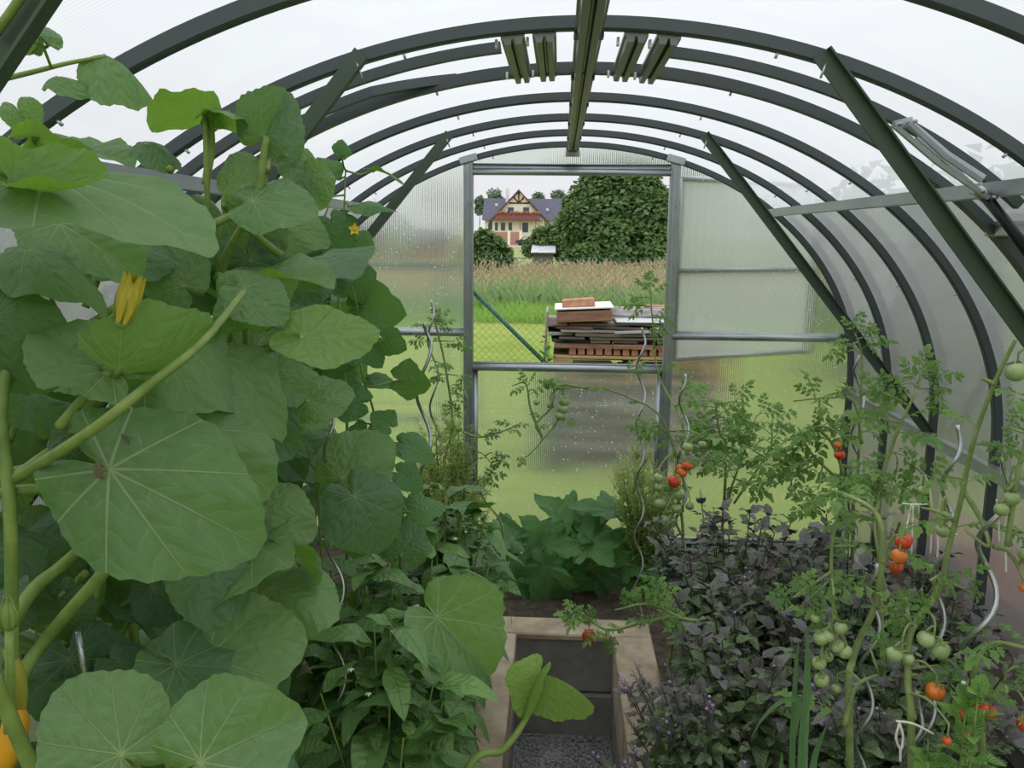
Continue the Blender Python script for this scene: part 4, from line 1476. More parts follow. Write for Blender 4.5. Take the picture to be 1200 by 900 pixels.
# thick vines and long petioles seen in the gaps
for pts, r in [
    ([(20, 560, 1.10), (105, 506, 1.05), (170, 455, 1.07), (236, 402, 1.14), (286, 342, 1.36)], [.008, .005]),
    ([(105, 506, 1.22), (60, 530, 1.2), (14, 562, 1.18)], [.010, .008]),
    ([(70, 500, 1.14), (95, 470, 1.14), (130, 434, 1.15)], [.008, .0065]),
    ([(12, 960, 1.1), (14, 760, 1.1), (12, 600, 1.1), (2, 480, 1.14), (20, 380, 1.2)], [.0095, .008]),
    ([(12, 820, 1.13), (38, 770, 1.2), (80, 718, 1.22), (130, 658, 1.2), (150, 600, 1.15)], [.011, .009]),
    ([(10, 740, 1.16), (38, 692, 1.25), (70, 665, 1.3), (112, 628, 1.28)], [.012, .009]),
    ([(16, 748, 1.35), (60, 762, 1.36), (105, 736, 1.38), (130, 735, 1.38)], [.009, .007]),
    ([(105, 740, 1.38), (112, 700, 1.38), (118, 660, 1.4)], [.008, .006]),
    ([(100, 738, 1.36), (120, 760, 1.36), (122, 778, 1.36)], [.004, .003]),
    ([(0, 578, 1.12), (22, 574, 1.12), (52, 572, 1.11)], [.008, .007]),
    ([(0, 555, 1.25), (40, 545, 1.25), (90, 550, 1.2), (110, 556, 1.2)], [.004, .003]),
    ([(-30, 450, 1.22), (60, 395, 1.25), (100, 382, 1.28), (135, 360, 1.3)], [.007, .006]),
    ([(200, 900, 1.3), (190, 850, 1.3), (200, 800, 1.3), (230, 780, 1.3)], [.008, .006]),
]:
    stem_px(S1, 'vine_stem', pts, r)
for pts, r in [
    ([(255, 520, 1.7), (262, 420, 1.62), (258, 320, 1.55), (245, 262, 1.5), (240, 135, 1.48)], [.010, .004]),
    ([(255, 330, 1.55), (270, 290, 1.55), (300, 235, 1.5), (312, 160, 1.5)], [.009, .006]),
    ([(330, 300, 1.6), (275, 255, 1.58), (262, 240, 1.5)], [.007, .005]),
    ([(285, 345, 1.5), (287, 420, 1.6), (270, 520, 1.7), (250, 640, 1.8)], [.006, .008]),
    ([(352, 398, 1.44), (305, 412, 1.5), (275, 418, 1.6)], [.006, .006]),
    ([(205, 380, 1.5), (196, 460, 1.6), (200, 560, 1.7)], [.006, .007]),
    ([(-10, 96, 1.15), (40, 84, 1.18), (80, 74, 1.2), (125, 66, 1.22)], [.004, .0025]),
    ([(-10, 45, .92), (12, 15, .92), (30, -12, .92)], [.005, .005]),
    ([(60, 79, 1.19), (52, 58, 1.12), (46, 42, 1.05)], [.002, .002]),
]:
    stem_px(S2, 'vine_stem', pts, r)
# small leaves at the climbing tip
for (u, v, Y, rp_, a, n_, ti) in [(122, 64, 1.22, 58, -16, (.1, .9, .35), 7), (66, 90, 1.19, 40, 0, (.1, .8, .5), 3), (48, 42, 1.04, 36, 120, (.5, -.1, .8), 7), (30, 48, 1.02, 28, 170, (.4, .5, .7), 1), (22, 130, 1.22, 34, -60, (.3, .3, .8), 6), (0, 48, .96, 36, 10, (.0, .9, -.2), 1)]:
    put_leaf(S2, at(u, v, Y), cam_dir(a), cvec(n_), pr(rp_, Y), ti, 'squash' if ti != 1 else 'squash', at(u - 6, v + 12, Y + .01), .002)
# roots of the vines
for own, a_, b_ in ((S1, (-.72, 1.15), (-.80, 1.12)), (S4, (-1.1, 2.75), (-1.05, 2.6)), (S2, (-.95, 1.9), (-1.0, 1.75)), (S3, (-.62, 2.35), (-.6, 2.1))):
    mb = MB()
    mb.tube(curve([(a_[0], a_[1], -.03), (b_[0], b_[1], .35), (b_[0] + .04, b_[1] - .04, .75), (b_[0] + (.0 if own != S3 else .1), b_[1] - .1, 1.1 if own != S3 else .8)], 8), [.015, .010], 9)
    mb.build('vine_stem', 'stem', own)

# tendrils
def tendril(own, p, L, turns, r0):
    mb = MB()
    P_ = at(*p)
    pts = []
    for i in range(60):
        t = i / 59
        a = t * turns * 2 * PI
        rr = r0 * (1 - .5 * t)
        pts.append(P_ + RT * (rr * math.cos(a) - r0 + L * t) + UP * rr * math.sin(a) + BK * .01 * t)
    mb.tube(pts, .0012, 5)
    mb.build('tendril', 'stem', own)
tendril(S1, (60, 742, 1.30), .01, 2.5, .014)
tendril(S1, (130, 778, 1.36), .015, 1.8, .012)
tendril(S2, (380, 330, 1.7), .03, 2.2, .012)

# squash flowers: closed trumpet with ribs
def trumpet(own, base, tipd, L, mat1='petal_green', open_=.35, group=None):
    f = thing_child('flower', own, base)
    ax_ = tipd.normalized()
    u_ = ax_.orthogonal().normalized()
    w_ = ax_.cross(u_)
    mb = MB()
    nu, nv = 30, 14
    vs, fs = [], []
    for j in range(nv + 1):
        t = j / nv
        rr = L * (.10 + .13 * math.sin(PI * min(1, t * .8 + .1)) + (open_ * .3) * max(0, t - .7) * (1))
        for i in range(nu):
            a = 2 * PI * i / nu
            k = 1 + (.10 + .25 * t * t) * math.cos(5 * a) + .04 * math.cos(10 * a)
            tt = L * (t + (.12 * math.cos(5 * a) if t > .8 else 0) * (t - .8) * 5)
            vs.append(base + ax_ * tt + (u_ * math.cos(a) + w_ * math.sin(a)) * rr * k)
    for j in range(nv):
        for i in range(nu):
            i2 = (i + 1) % nu
            fs.append((j * nu + i, j * nu + i2, (j + 1) * nu + i2, (j + 1) * nu + i))
    mb.add([tuple(v) for v in vs], fs)
    mb.build('petals', mat1, f)
    mb = MB()
    for i in range(5):
        a = 2 * PI * (i + .5) / 5
        o = (u_ * math.cos(a) + w_ * math.sin(a))
        mb.tube([base + o * L * .14, base + ax_ * L * .3 + o * L * .24, base + ax_ * L * .55 + o * L * .27], [L * .03, L * .006], 5)
    mb.ball(base, L * .15, (1, 1, 1), 10, 6)
    mb.build('calyx', 'stem', f)
    return f

def thing_child(name, own, loc):
    o = bpy.data.objects.new(name, None)
    o.empty_display_size = .02
    COL.objects.link(o)
    o.parent = own
    o.location = Vector(loc) - own.location
    return o
trumpet(S1, at(142, 378, 1.10), cam_dir(72, .05), pr(56, 1.10))
mb = MB()
# closed bud on the near stem
b0 = at(10, 722, 1.06)
mb.ball(b0, pr(14, 1.06), (.8, .8, 1.5), 12, 9, None, 6, .10)
for i in range(6):
    a = i * PI / 3
    mb.tube([b0 + Vector((math.cos(a) * .011, math.sin(a) * .011, -.015)), b0 + Vector((math.cos(a) * .013, math.sin(a) * .013, .005)), b0 + Vector((math.cos(a) * .003, math.sin(a) * .003, .03))], [.0018, .0008], 5)
mb.tube([b0 + Vector((0, 0, -.01)), at(12, 800, 1.07), at(8, 900, 1.08), at(6, 960, 1.08)], [.006, .007], 8)
mb.build('flower_bud', 'stem', S1)
# yellow courgette
mb = MB()
cp = curve([at(14, 828, 1.10), at(18, 850, 1.09), at(8, 885, 1.08), at(-12, 925, 1.08)], 10)
n_ = len(cp)
mb.tube(cp, [.005 + .014 * math.sin(PI * min(1, .18 + .75 * i / n_)) for i in range(n_)], 16)
co = mb.build('courgette', 'courgette', S1)
tag(co, 'yellow courgette at the left edge')
mb = MB()
cp = curve([at(8, 760, 1.10), at(18, 785, 1.10), at(22, 815, 1.10), at(18, 842, 1.10)], 8)
mb.tube(cp, [.005, .006, .008, .0085, .009, .0095, .010, .0105, .011, .0115, .012, .012, .012, .012, .012, .012, .012, .012, .012, .012, .012, .012, .012, .012, .012][:len(cp)], 12)
mb.build('courgette_stalk', 'courgette_green', co)
# withered bits
for (u, v, Y, s_) in ((150, 515, 1.12, 26), (118, 545, 1.08, 16), (20, 650, 1.4, 20), (28, 775, 1.5, 22), (195, 765, 1.6, 18)):
    mb = MB()
    mb.tpl(T_SQF[1], frame(at(u, v, Y), cam_dir(-70), cvec((.5, .3, .7)), pr(s_, Y)) @ Matrix.Diagonal((1, .45, 1.6, 1)), .5)
    mb.build('withered_leaf', 'dead', S1)

# ---- rods
def tube_px(name, label, cat, pts, r, mat, grp=None, n=10, straight=False):
    P_ = [at(*p) for p in pts]
    mb = MB()
    mb.tube(P_ if straight else curve(P_, 10), r, n)
    return tag(mb.build(name, mat, None, True, loc=tuple(P_[-1])), label, cat, grp)
def spiral(label, u, v, Y, pitch=.16, amp=.014, lean=(0, 0), ph=0., r=.0038, straight=.06):
    """aluminium spiral rod from the soil up to the point (u, v, Y)"""
    top = at(u, v, Y)
    base = Vector((top.x + lean[0], Y + lean[1], -.08))
    L = (top - base).length
    d = (top - base).normalized()
    a_, b_ = d.orthogonal().normalized(), None
    a_ = (Vector((1, 0, 0)) - d * d.x).normalized()
    b_ = d.cross(a_)
    pts = []
    N = int(L / .012)
    for i in range(N + 1):
        s = L * i / N
        e = min(1, (L - s) / straight) if L - s < straight else 1
        w_ = 2 * PI * (L - s) / pitch + ph
        pts.append(base + d * s + (a_ * math.sin(w_) + b_ * math.cos(w_)) * amp * e)
    mb = MB()
    mb.tube(pts, r, 8)
    return tag(mb.build('spiral_stake', 'alu', None, True, loc=tuple(base)), label, 'plant stake', 'aluminium spiral plant stakes')
spiral('aluminium spiral stake in front of the left end wall cross bar', 497, 378, 2.6, .30, .022, (-.02, 0), .0, .0055)
spiral('thin aluminium spiral stake just left of the left door post', 505, 352, 3.3, .27, .018, (.04, 0), 1.0, .0042)
spiral('aluminium spiral stake rising between the squash and the peppers', 388, 478, 1.80, .21, .017, (0, 0), 1.5, .0036)
spiral('aluminium spiral stake in front of the right door post', 752, 384, 3.5, .24, .018, (.03, 0), .5, .0045)
spiral('aluminium spiral stake rising from the tomato foliage right of the door', 803, 438, 3.0, .22, .018, (.02, 0), 2.2, .0042)
spiral('aluminium spiral stake carrying the tomato at the far right corner of the end wall', 1008, 415, 3.2, .26, .020, (.05, 0), 3.9, .0048)
spiral('grey spiral stake beside the hanging strings near the right side rail', 1122, 498, 1.75, .20, .016, (-.01, 0), 1.2, .0042)
spiral('nearest thick spiral stake in front of the right side rail', 1176, 536, 1.42, .195, .020, (-.045, 0), .4, .0046)
spiral('spiral stake half hidden in purple basil below the red tomato trio', 1028, 660, 1.7, .17, .015, (0, 0), 3., .0038)
spiral('low spiral stake by the twine loop near the soil', 1075, 810, 1.45, .17, .014, (0, 0), 0., .0038)
tube_px('support_tube', 'short bright aluminium tube standing among the squash stems', 'support tube', [(91, 740, 1.25), (99, 786, 1.25), (128, 960, 1.25)], .0048, 'alu', straight=True)

# ---- generic leafy herb
def herb(name, label, cat, base, nst, H_, spread, tpls, L, mat, stem_mat, node=.045, per=2, seed=0, spikes=0., spike_len=.06, spike_mat='spike', flower=None, upright=.5, lo=.12, group=None, bend=None, taper=.45, sub=1, panicle=0, flat=.28):
    rg = random.Random(seed)
    t = thing(name, label, cat, base, group)
    B = Vector(base)
    st, lv, sp, fl, yg = MB(), MB(), MB(), MB(), MB()
    spk = []
    for k in range(nst):
        a = rg.uniform(0, 2 * PI)
        q = math.sqrt(rg.random())
        e = Vector((math.cos(a) * spread[0] * q, math.sin(a) * spread[1] * q, H_ * rg.uniform(.72, 1.04) * (1 - flat * q * q)))
        if bend:
            e += Vector(bend) * rg.uniform(.3, 1)
        m1 = Vector((e.x * .35, e.y * .35, e.z * .45))
        pts = curve([B + Vector((rg.uniform(-.03, .03), rg.uniform(-.03, .03), -.02)), B + m1, B + e], 10)
        st.tube(pts, [.0045, .0018], 5)
        L_tot = sum((pts[i + 1] - pts[i]).length for i in range(len(pts) - 1))
        nn = int(L_tot * (1 - lo) / node)
        for i in range(nn + 1):
            s = lo + (1 - lo) * i / max(1, nn)
            f = s * (len(pts) - 1)
            j = min(int(f), len(pts) - 2)
            p = pts[j].lerp(pts[j + 1], f - j)
            d = (pts[j + 1] - pts[j]).normalized()
            rot0 = rg.uniform(0, 6.28) if per == 1 else (i % 2) * PI / 2 + k
            sz = L * (1 - taper * max(0, s - .5) * 2) * rg.uniform(.75, 1.15)
            for c in range(per):
                a2 = rot0 + c * 2 * PI / per
                o = Vector((math.cos(a2), math.sin(a2), 0))
                tip = o + d * (upright + .8 * (s > .93)) + Vector((0, 0, rg.gauss(0, .2)))
                (yg if s > .9 and spike_mat == 'purple_dark' else lv).tpl(rg.choice(tpls), frame(p + o * .004, tip, d + o * -.1 + Vector((rg.gauss(0, .25), rg.gauss(0, .25), .4)), sz), rg.random())
                if sub and s > .3:
                    for q2 in range(sub):
                        o2 = (o + Vector((rg.gauss(0, .6), rg.gauss(0, .6), .5))).normalized()
                        lv.tpl(rg.choice(tpls), frame(p + o * rg.uniform(.005, .03), o2, d + Vector((rg.gauss(0, .3), rg.gauss(0, .3), .2)), sz * rg.uniform(.4, .65)), rg.random())
        tips = []
        if not panicle:
            sp, fl = MB(), MB()
        if rg.random() < spikes:
            tips.append((pts[-1], (pts[-1] - pts[-2]).normalized()))
            for c in range(panicle):
                jj = rg.randrange(int(len(pts) * .55), len(pts))
                a2 = rg.uniform(0, 6.28)
                o2 = Vector((math.cos(a2) * .55, math.sin(a2) * .55, 1)).normalized()
                b2 = pts[jj] + o2 * rg.uniform(.02, .09)
                sp.tube([pts[jj], b2], [.0014, .001], 4)
                tips.append((b2, o2))
        for tp, d in tips:
            for i in range(int(spike_len / .009)):
                pp = tp + d * i * .009
                w_ = .008 * (1 - i * .009 / spike_len * .6)
                for c in range(4):
                    a2 = c * PI / 2 + i * .8
                    o = Vector((math.cos(a2), math.sin(a2), .25))
                    if panicle:
                        o = o + Vector((rg.gauss(0, .5), rg.gauss(0, .5), rg.gauss(0, .5)))
                        sp.tpl(T_CALYX, frame(pp + o * .004, o, (rg.gauss(0, .6), rg.gauss(0, .6), 1), w_ * rg.uniform(1., 1.7)), rg.random())
                    else:
                        sp.tpl(T_SPUR, frame(pp + o * .002, o, (0, 0, 1), w_ * 1.35), rg.random())
                if flower and rg.random() < .35:
                    a2 = rg.uniform(0, 6.28)
                    o = Vector((math.cos(a2), math.sin(a2), .2))
                    fl.ball(pp + o * .009, .0045, (1, 1, .8), 6, 4)
            sp.tube([tp, tp + d * spike_len], [.0016, .0008], 4)
        if not panicle and sp.n:
            spk.append((sp, fl))
    st.build('stems', stem_mat, t)
    lv.build('foliage', mat, t)
    if yg.n:
        yg.build('young_leaves', 'purple_dark', t)
    if panicle:
        sp.build('flower_head', spike_mat, t)['kind'] = 'stuff'
    for s_, f_ in spk:
        o_ = s_.build('flower_spike', spike_mat, t)
        if f_.n:
            f_.build('petals', flower, o_)
    return t

# purple basil mass
for k, (x, y, h, n, sx_, sy_, lb) in enumerate([
    (.52, 2.62, .84, 34, .28, .26, 'bushy purple basil at the far side of the basil mass, beside the flowering green basil'),
    (.80, 2.35, .88, 34, .26, .26, 'tallest purple basil below the far tomato foliage'),
    (.47, 2.72, .70, 22, .14, .26, 'purple basil by the far kerb end in front of the courgette plant'),
    (.48, 2.15, .74, 32, .22, .24, 'purple basil overhanging the kerb beside the sunken path'),
    (.76, 1.90, .72, 30, .22, .22, 'purple basil in the front middle of the basil mass behind the leek'),
    (.94, 2.2, .80, 24, .18, .24, 'purple basil right behind the red tomato trio')]):
    herb('purple_basil', lb, 'basil', (x, y, -.01), int(n * 1.35), h, (sx_ * 1.12, sy_ * 1.1), T_BA, .074, 'purple', 'stem_dark', .036, 2, 100 + k, .4, .05, 'purple_dark', 'lilac', .3, .12, 'purple basil plants in the right bed', taper=.3, flat=.15)
herb('purple_basil', 'low purple basil with lilac flower spikes beside the path kerb', 'basil', (.38, 1.98, -.01), 44, .60, (.17, .26), T_BA, .062, 'purple', 'stem_dark', .03, 2, 120, .9, .07, 'purple_dark', 'lilac', .35, .1, 'purple basil plants in the right bed', (-.19, -.05, 0))
herb('purple_basil', 'small purple basil by the right side sheet behind the nearest spiral stake', 'basil', (1.05, 1.70, -.01), 5, .92, (.12, .12), T_BA, .07, 'purple', 'stem_dark', .04, 2, 121, .4, .05, 'purple_dark', None, .35, .3, 'purple basil plants in the right bed')
# low green basil and undergrowth, right bed
herb('green_basil', 'low green basil under the unripe tomatoes behind the leek', 'basil', (.66, 1.62, -.01), 18, .50, (.16, .14), T_BA, .075, 'basil', 'stem', .035, 2, 130, .0, upright=.3, group='green basil plants')
herb('green_basil', 'bright white-flowering basil in the bottom right corner', 'basil', (.62, 1.30, -.01), 16, .93, (.10, .09), T_BA, .08, 'basil', 'stem', .032, 2, 131, .8, .04, 'basil', 'white_petal', .4, .2, group='green basil plants')
herb('green_basil', 'dark green basil at the foot of the right side rail', 'basil', (1.15, 2.5, -.01), 26, .36, (.2, .5), T_BA, .08, 'pepper', 'stem', .035, 2, 132, .0, group='green basil plants')
# flowering green basil
herb('flowering_basil', 'pale flowering basil in front of the left door post', 'basil', (-.44, 2.95, -.01), 60, .96, (.14, .15), T_SM, .036, 'basil', 'stem', .030, 2, 140, 1., .085, 'spike', None, .5, .35, bend=(.02, 0, .02), panicle=7)
herb('flowering_basil', 'pale flowering basil by the courgette plant near the end wall', 'basil', (.34, 3.78, -.01), 34, .70, (.17, .15), T_SM, .042, 'basil', 'stem', .032, 2, 141, 1., .085, 'spike', None, .5, .25, bend=(0, 0, .02), panicle=7)
herb('flowering_basil', 'low bright basil in front of the far pale flowering basil', 'basil', (.50, 3.05, -.01), 18, .48, (.16, .16), T_BA, .065, 'basil', 'stem', .035, 2, 142, .2, .05, 'spike', None, .4, .2)

# ---- peppers
def pepper(label, base, H_, spread, nst, L, seed, bend=None, mat='pepper', node=.042):
    t = herb('pepper_plant', label, 'pepper plant', base, nst, H_, spread, T_PE, L, mat, 'stem', node, 1, seed, 0, upright=-.15, lo=.28, group='pepper plants in the left bed', bend=bend, taper=.3, sub=1, flat=.2)
    rg = random.Random(seed)
    for i in range(3):
        p = Vector(base) + Vector((rg.uniform(-1, 1) * spread[0] * .6, -spread[1] * rg.random(), H_ * rg.uniform(.7, .95)))
        mb = MB()
        for k in range(5):
            a = k * 2 * PI / 5
            mb.tpl(T_SPUR, frame(p, Vector((math.cos(a), math.sin(a), -.6)), (0, 0, 1), .010), 0)
        mb.build('flower', 'white_petal', t)
    return t
pepper('nearest pepper plant with long drooping leaves beside the kerb', (-.43, 1.78, -.01), .88, (.16, .17), 16, .19, 201, (.0, -.04, 0))
pepper('pepper plant between the nearest peppers and the leaning squash leaf', (-.44, 2.08, -.01), .96, (.17, .17), 17, .17, 202, (.02, 0, 0))
pepper('bright-topped pepper plant behind the big squash leaf by the kerb', (-.40, 2.40, -.01), .94, (.18, .18), 20, .15, 203, (.03, 0, 0))
pepper('pepper plant at the far end of the pepper row near the end wall sill', (-.40, 2.80, -.01), .72, (.20, .20), 20, .14, 204, (.06, -.02, 0))
pepper('pepper plant hidden against the squash vines at the left', (-.68, 2.35, -.01), .85, (.18, .2), 12, .16, 205)
pepper('low pepper plant beside the kerb foot', (-.50, 1.48, -.01), .62, (.12, .15), 10, .17, 206, (.0, -.02, 0), 'pepper')

# ---- tall cucumber vine with small yellow flower
cu = thing('cucumber_vine', 'slim cucumber vine with small leaves reaching the left brace', 'cucumber plant', (-.66, 2.3, -.01))
rg = random.Random(44)
CV = [[(405, 700, 2.2), (408, 560, 2.2), (404, 440, 2.2), (396, 330, 2.2), (402, 270, 2.2), (405, 200, 2.2)],
      [(425, 720, 2.4), (432, 600, 2.4), (440, 500, 2.4), (425, 440, 2.4), (415, 380, 2.4), (408, 300, 2.4)],
      [(380, 720, 2.3), (372, 520, 2.3), (382, 380, 2.3), (376, 280, 2.3), (385, 240, 2.3)]]
cst = []
for c in CV:
    P_ = curve([at(*p) for p in c], 10)
    bs = P_[0].copy(); bs.z = -.03; bs.x = -.66 + rg.uniform(-.05, .05)
    P_ = [bs, (bs + P_[0]) / 2] + P_
    mb = MB(); mb.tube(P_, [.005, .002], 6); mb.build('vine_stem', 'stem', cu)
    cst.append(P_)
CL = [(420, 240, 40, 8, (.1, .9, .4)), (388, 205, 26, 120, (.2, .4, .8)), (440, 200, 32, -10, (.0, .9, .15)), (372, 222, 30, 160, (.1, .6, .6)), (400, 180, 16, 80, (.5, .2, .8)),
      (392, 295, 42, -150, (.1, .7, .6)), (415, 318, 34, -70, (.2, .3, .8)), (380, 345, 60, 20, (.1, .8, .5)), (425, 360, 46, -12, (.2, -.2, .9)), (450, 398, 26, -30, (.2, -.4, .8)),
      (430, 408, 26, -45, (.1, .5, .8)), (436, 445, 26, 0, (.1, .75, .5)), (470, 445, 34, -5, (.3, .2, -.8)), (420, 470, 38, 170, (.1, .4, .8)), (430, 505, 34, -100, (.1, .3, .9)),
      (475, 520, 36, -20, (.1, .7, .6)), (455, 498, 24, 140, (.2, .3, .9)), (405, 530, 40, -100, (.1, .3, .9)), (470, 555, 30, -30, (.1, .6, .7)), (440, 545, 36, -140, (.1, .3, .9)),
      (400, 400, 44, -120, (.1, .5, .8)), (385, 440, 42, -60, (.1, .3, .9)), (370, 490, 40, 160, (.1, .4, .9)), (390, 260, 36, -60, (.1, .3, .8)), (365, 300, 40, -100, (.1, .3, .8)),
      (418, 280, 22, -30, (.1, .3, .8)), (450, 590, 36, -60, (.1, .4, .9)), (480, 600, 36, 20, (.1, .6, .7)), (430, 630, 40, -90, (.1, .3, .9)), (380, 560, 40, 90, (.1, .3, .9)), (395, 420, 36, 60, (.2, .2, .9)), (410, 345, 30, 45, (.3, .3, .8))]
for (u, v, rp_, a, n_) in CL:
    Y = rg.uniform(2.1, 2.45)
    lf = leaf_obj(('cu', int(u) % 3), T_CU[int(u) % 3], 'cucumber', frame(at(u, v, Y), cam_dir(a), cvec(n_), pr(rp_, Y)), cu)
    p = at(u, v, Y)
    q = min((pp for c in cst for pp in c), key=lambda w_: (w_ - p).length)
    mb = MB()
    mb.tube([q, (p + q) / 2 + Vector((0, 0, -.01)), p], [.003, .002], 5)
    mb.build('petiole', 'stem', cu)
fp = at(416, 269, 2.12)
mb = MB()
for k in range(5):
    a = k * 2 * PI / 5 + .3
    mb.tpl(T_SPUR, frame(fp, RT * math.cos(a) + UP * math.sin(a) + BK * .4, BK, .018), 0)
mb.ball(fp + BK * .004, .005, (1, 1, 1), 8, 5)
tag(mb.build('flower', 'yellow_petal', cu), 'small yellow star flower')
for pts in ([(404, 290, 2.2), (412, 330, 2.2), (420, 365, 2.2)], [(425, 640, 2.0), (460, 680, 2.0), (492, 748, 2.0)], [(380, 500, 1.9), (440, 545, 1.9), (478, 600, 1.9)]):
    stem_px(cu, 'tendril', pts, .0016, 'stem', 5)

# ---- courgette plant at the far end
zu = thing('courgette_plant', 'dark jagged-leaved courgette plant at the far end of the path', 'courgette plant', (.02, 3.95, -.01))
rg = random.Random(8)
ZL = [(640, 640, 70, 60, (.1, .7, .6)), (615, 655, 70, 120, (.0, .6, .7)), (690, 640, 70, 20, (.0, .7, .6)), (660, 665, 62, -10, (.1, .4, .9)), (625, 690, 66, -150, (.0, .4, .9)), (700, 675, 66, -20, (.1, .4, .9)),
      (655, 690, 58, -80, (.0, .3, .95)), (600, 632, 60, 160, (.1, .8, .5)), (735, 660, 60, 40, (.1, .5, .8)), (668, 610, 60, 140, (.1, .7, .6)), (700, 625, 62, 140, (.1, .7, .5)), (720, 600, 62, 165, (.1, .9, .35)), (640, 665, 66, -100, (.1, .5, .8)), (690, 700, 60, -100, (.1, .5, .8)), (610, 670, 62, -20, (.1, .5, .8)), (760, 690, 60, -60, (.1, .5, .8))]
root = Vector((.02, 3.95, -.02))
for (u, v, rp_, a, n_) in ZL:
    Y = rg.uniform(3.75, 4.1)
    p = at(u, v, Y)
    p.z = max(p.z, .10)
    lf = leaf_obj(('zu', int(u) % 3), T_ZU[int(u) % 3], 'zucchini', frame(p, cam_dir(a), cvec(n_), pr(rp_, Y) * .95), zu)
    mb = MB()
    mb.tube(curve([root + Vector((rg.uniform(-.03, .03), 0, 0)), (p + root) / 2 + Vector((0, 0, .05)), p], 6), [.010, .006], 7)
    mb.build('petiole', 'stem', zu)

# ---- wilting squash leaf held over the path
wl = thing('squash_shoot', 'lone wilting squash leaf leaning over the sunken path', 'squash shoot', (-.42, 1.62, -.01))
mb = MB()
hp = at(634, 790, 1.72)
mb.tube(curve([Vector((-.42, 1.62, -.03)), at(540, 915, 1.66), at(590, 878, 1.68), at(620, 835, 1.70), hp], 8), [.010, .0055], 9)
mb.build('stem', 'stem', wl)
for (a, rp_, n_, ti, dp, wy) in ((243, 60, (-.55, .2, .8), 6, -.004, .62), (152, 22, (-.2, .6, .7), 7, .0, .8), (-14, 74, (.2, .7, .55), 7, .008, .40)):
    leaf_obj(('sq', ti), (T_SQ + T_SQF)[ti], 'wilt', frame(hp + RT * dp, cam_dir(a), cvec(n_), pr(rp_, 1.72)) @ Matrix.Diagonal((1, wy, 1, 1)), wl)

# ---- tomatoes
def tomato_plant(label, base, stems, leaves, fruits, seed, group='tomato plants', leaf_px=None, stem_r=.007, mat='tomato'):
    """stems: lists of (u, v, Y); leaves: (count per stem metre, length); fruits: (u, v, Y, diameter px, colour)"""
    rg = random.Random(seed)
    B = Vector(base)
    t = thing('tomato_plant', label, 'tomato plant', base, group)
    mbs, lv = MB(), MB()
    allp = []
    for k, s in enumerate(stems):
        P_ = [at(*p) for p in s]
        if k == 0:
            P_ = [B + Vector((0, 0, -.03))] + P_
        C_ = curve(P_, 8)
        r0 = stem_r if k == 0 else stem_r * .7
        mbs.tube(C_, [r0, r0 * .45], 7)
        allp.append(C_)
        Lt = sum((C_[i + 1] - C_[i]).length for i in range(len(C_) - 1))
        if k > 0 or True:
            for i in range(int(Lt * leaves[0] * 1.7)):
                f = rg.uniform(.35 if k == 0 else .05, 1) * (len(C_) - 1)
                j = min(int(f), len(C_) - 2)
                p = C_[j].lerp(C_[j + 1], f - j)
                a = rg.uniform(0, 6.28)
                o = Vector((math.cos(a), math.sin(a), rg.uniform(-.1, .8)))
                lv.tpl(rg.choice(T_TO), frame(p, o, Vector((rg.gauss(0, .2), rg.gauss(-.2, .2), 1)), leaves[1] * rg.uniform(.6, 1.1)), rg.random())
    for (u, v, Y, L, a) in (leaf_px or []):
        p = at(u, v, Y)
        q = min((w_ for c in allp for w_ in c), key=lambda w_: (w_ - p).length)
        mbs.tube([q, (p + q) / 2, p], [.003, .002], 5)
        for dd in (0, 35, -35):
            lv.tpl(rg.choice(T_TO), frame(p, cam_dir(a + dd, rg.uniform(-.2, .4)), cvec((rg.gauss(0, .3), .7, .7)), pr(L, Y) * (1 if dd == 0 else .75)), rg.random())
    cl = []
    for f in fruits:
        p = at(*f[:3])
        for c in cl:
            if (p - c[-1][0]).length < .045:
                c.append((p, f))
                break
        else:
            cl.append([(p, f)])
    rach = {}
    for c in cl:
        cen = sum((p for p, _ in c), Vector()) / len(c)
        zt = max(p.z for p, _ in c)
        zb = min(p.z for p, _ in c)
        top = Vector((cen.x, cen.y, zt + .03))
        q = min((w_ for st_ in allp for w_ in st_), key=lambda w_: (w_ - top).length + max(0, top.z - w_.z))
        rc = [q, (q + top) / 2 + Vector((0, 0, .012)), top] + ([Vector((cen.x, cen.y, zb + .01))] if len(c) > 1 else [])
        rc = curve(rc, 6)
        mbs.tube(rc, [.003, .0018], 5)
        for p, f in c:
            rach[id(f)] = rc
    for f in fruits:
        (u, v, Y, dpx, colr) = f
        p = at(u, v, Y)
        r = pr(dpx, Y) / 2
        top = p + Vector((0, 0, r * .8))
        q = min(rach[id(f)], key=lambda w_: (w_ - top - Vector((0, 0, .012))).length)
        mbs.tube([q, (q + top) / 2 + Vector((0, 0, .004)), top + Vector((0, 0, .004)), top], [.0018, .0014], 5)
        mb = MB()
        rot = Matrix.Rotation(rg.gauss(0, .35), 3, 'X') @ Matrix.Rotation(rg.gauss(0, .35), 3, 'Y')
        mb.ball(p, r, (1, 1, .9), 18, 12, rot, 5, .03)
        f_ = mb.build('tomato', {'r': 'red', 'o': 'orange', 'g': 'green_fruit'}[colr], t)
        tag(f_, {'r': 'ripe red tomato', 'o': 'orange-red ripening tomato', 'g': 'unripe green tomato'}[colr])
        if dpx > 11:
            mb = MB()
            for k in range(5):
                a = k * 2 * PI / 5
                o = rot @ Vector((math.cos(a), math.sin(a), .15))
                c0 = p + rot @ Vector((0, 0, r * .82))
                mb.tpl(T_SPUR, frame(c0, o, rot @ Vector((0, 0, 1)), r * .9) @ Matrix.Diagonal((1, .5, 1, 1)), 0)
            mb.build('calyx', 'stem', f_)
    mbs.build('stems', 'stem_tomato', t)
    if lv.n:
        lv.build('foliage', mat, t)
    return t

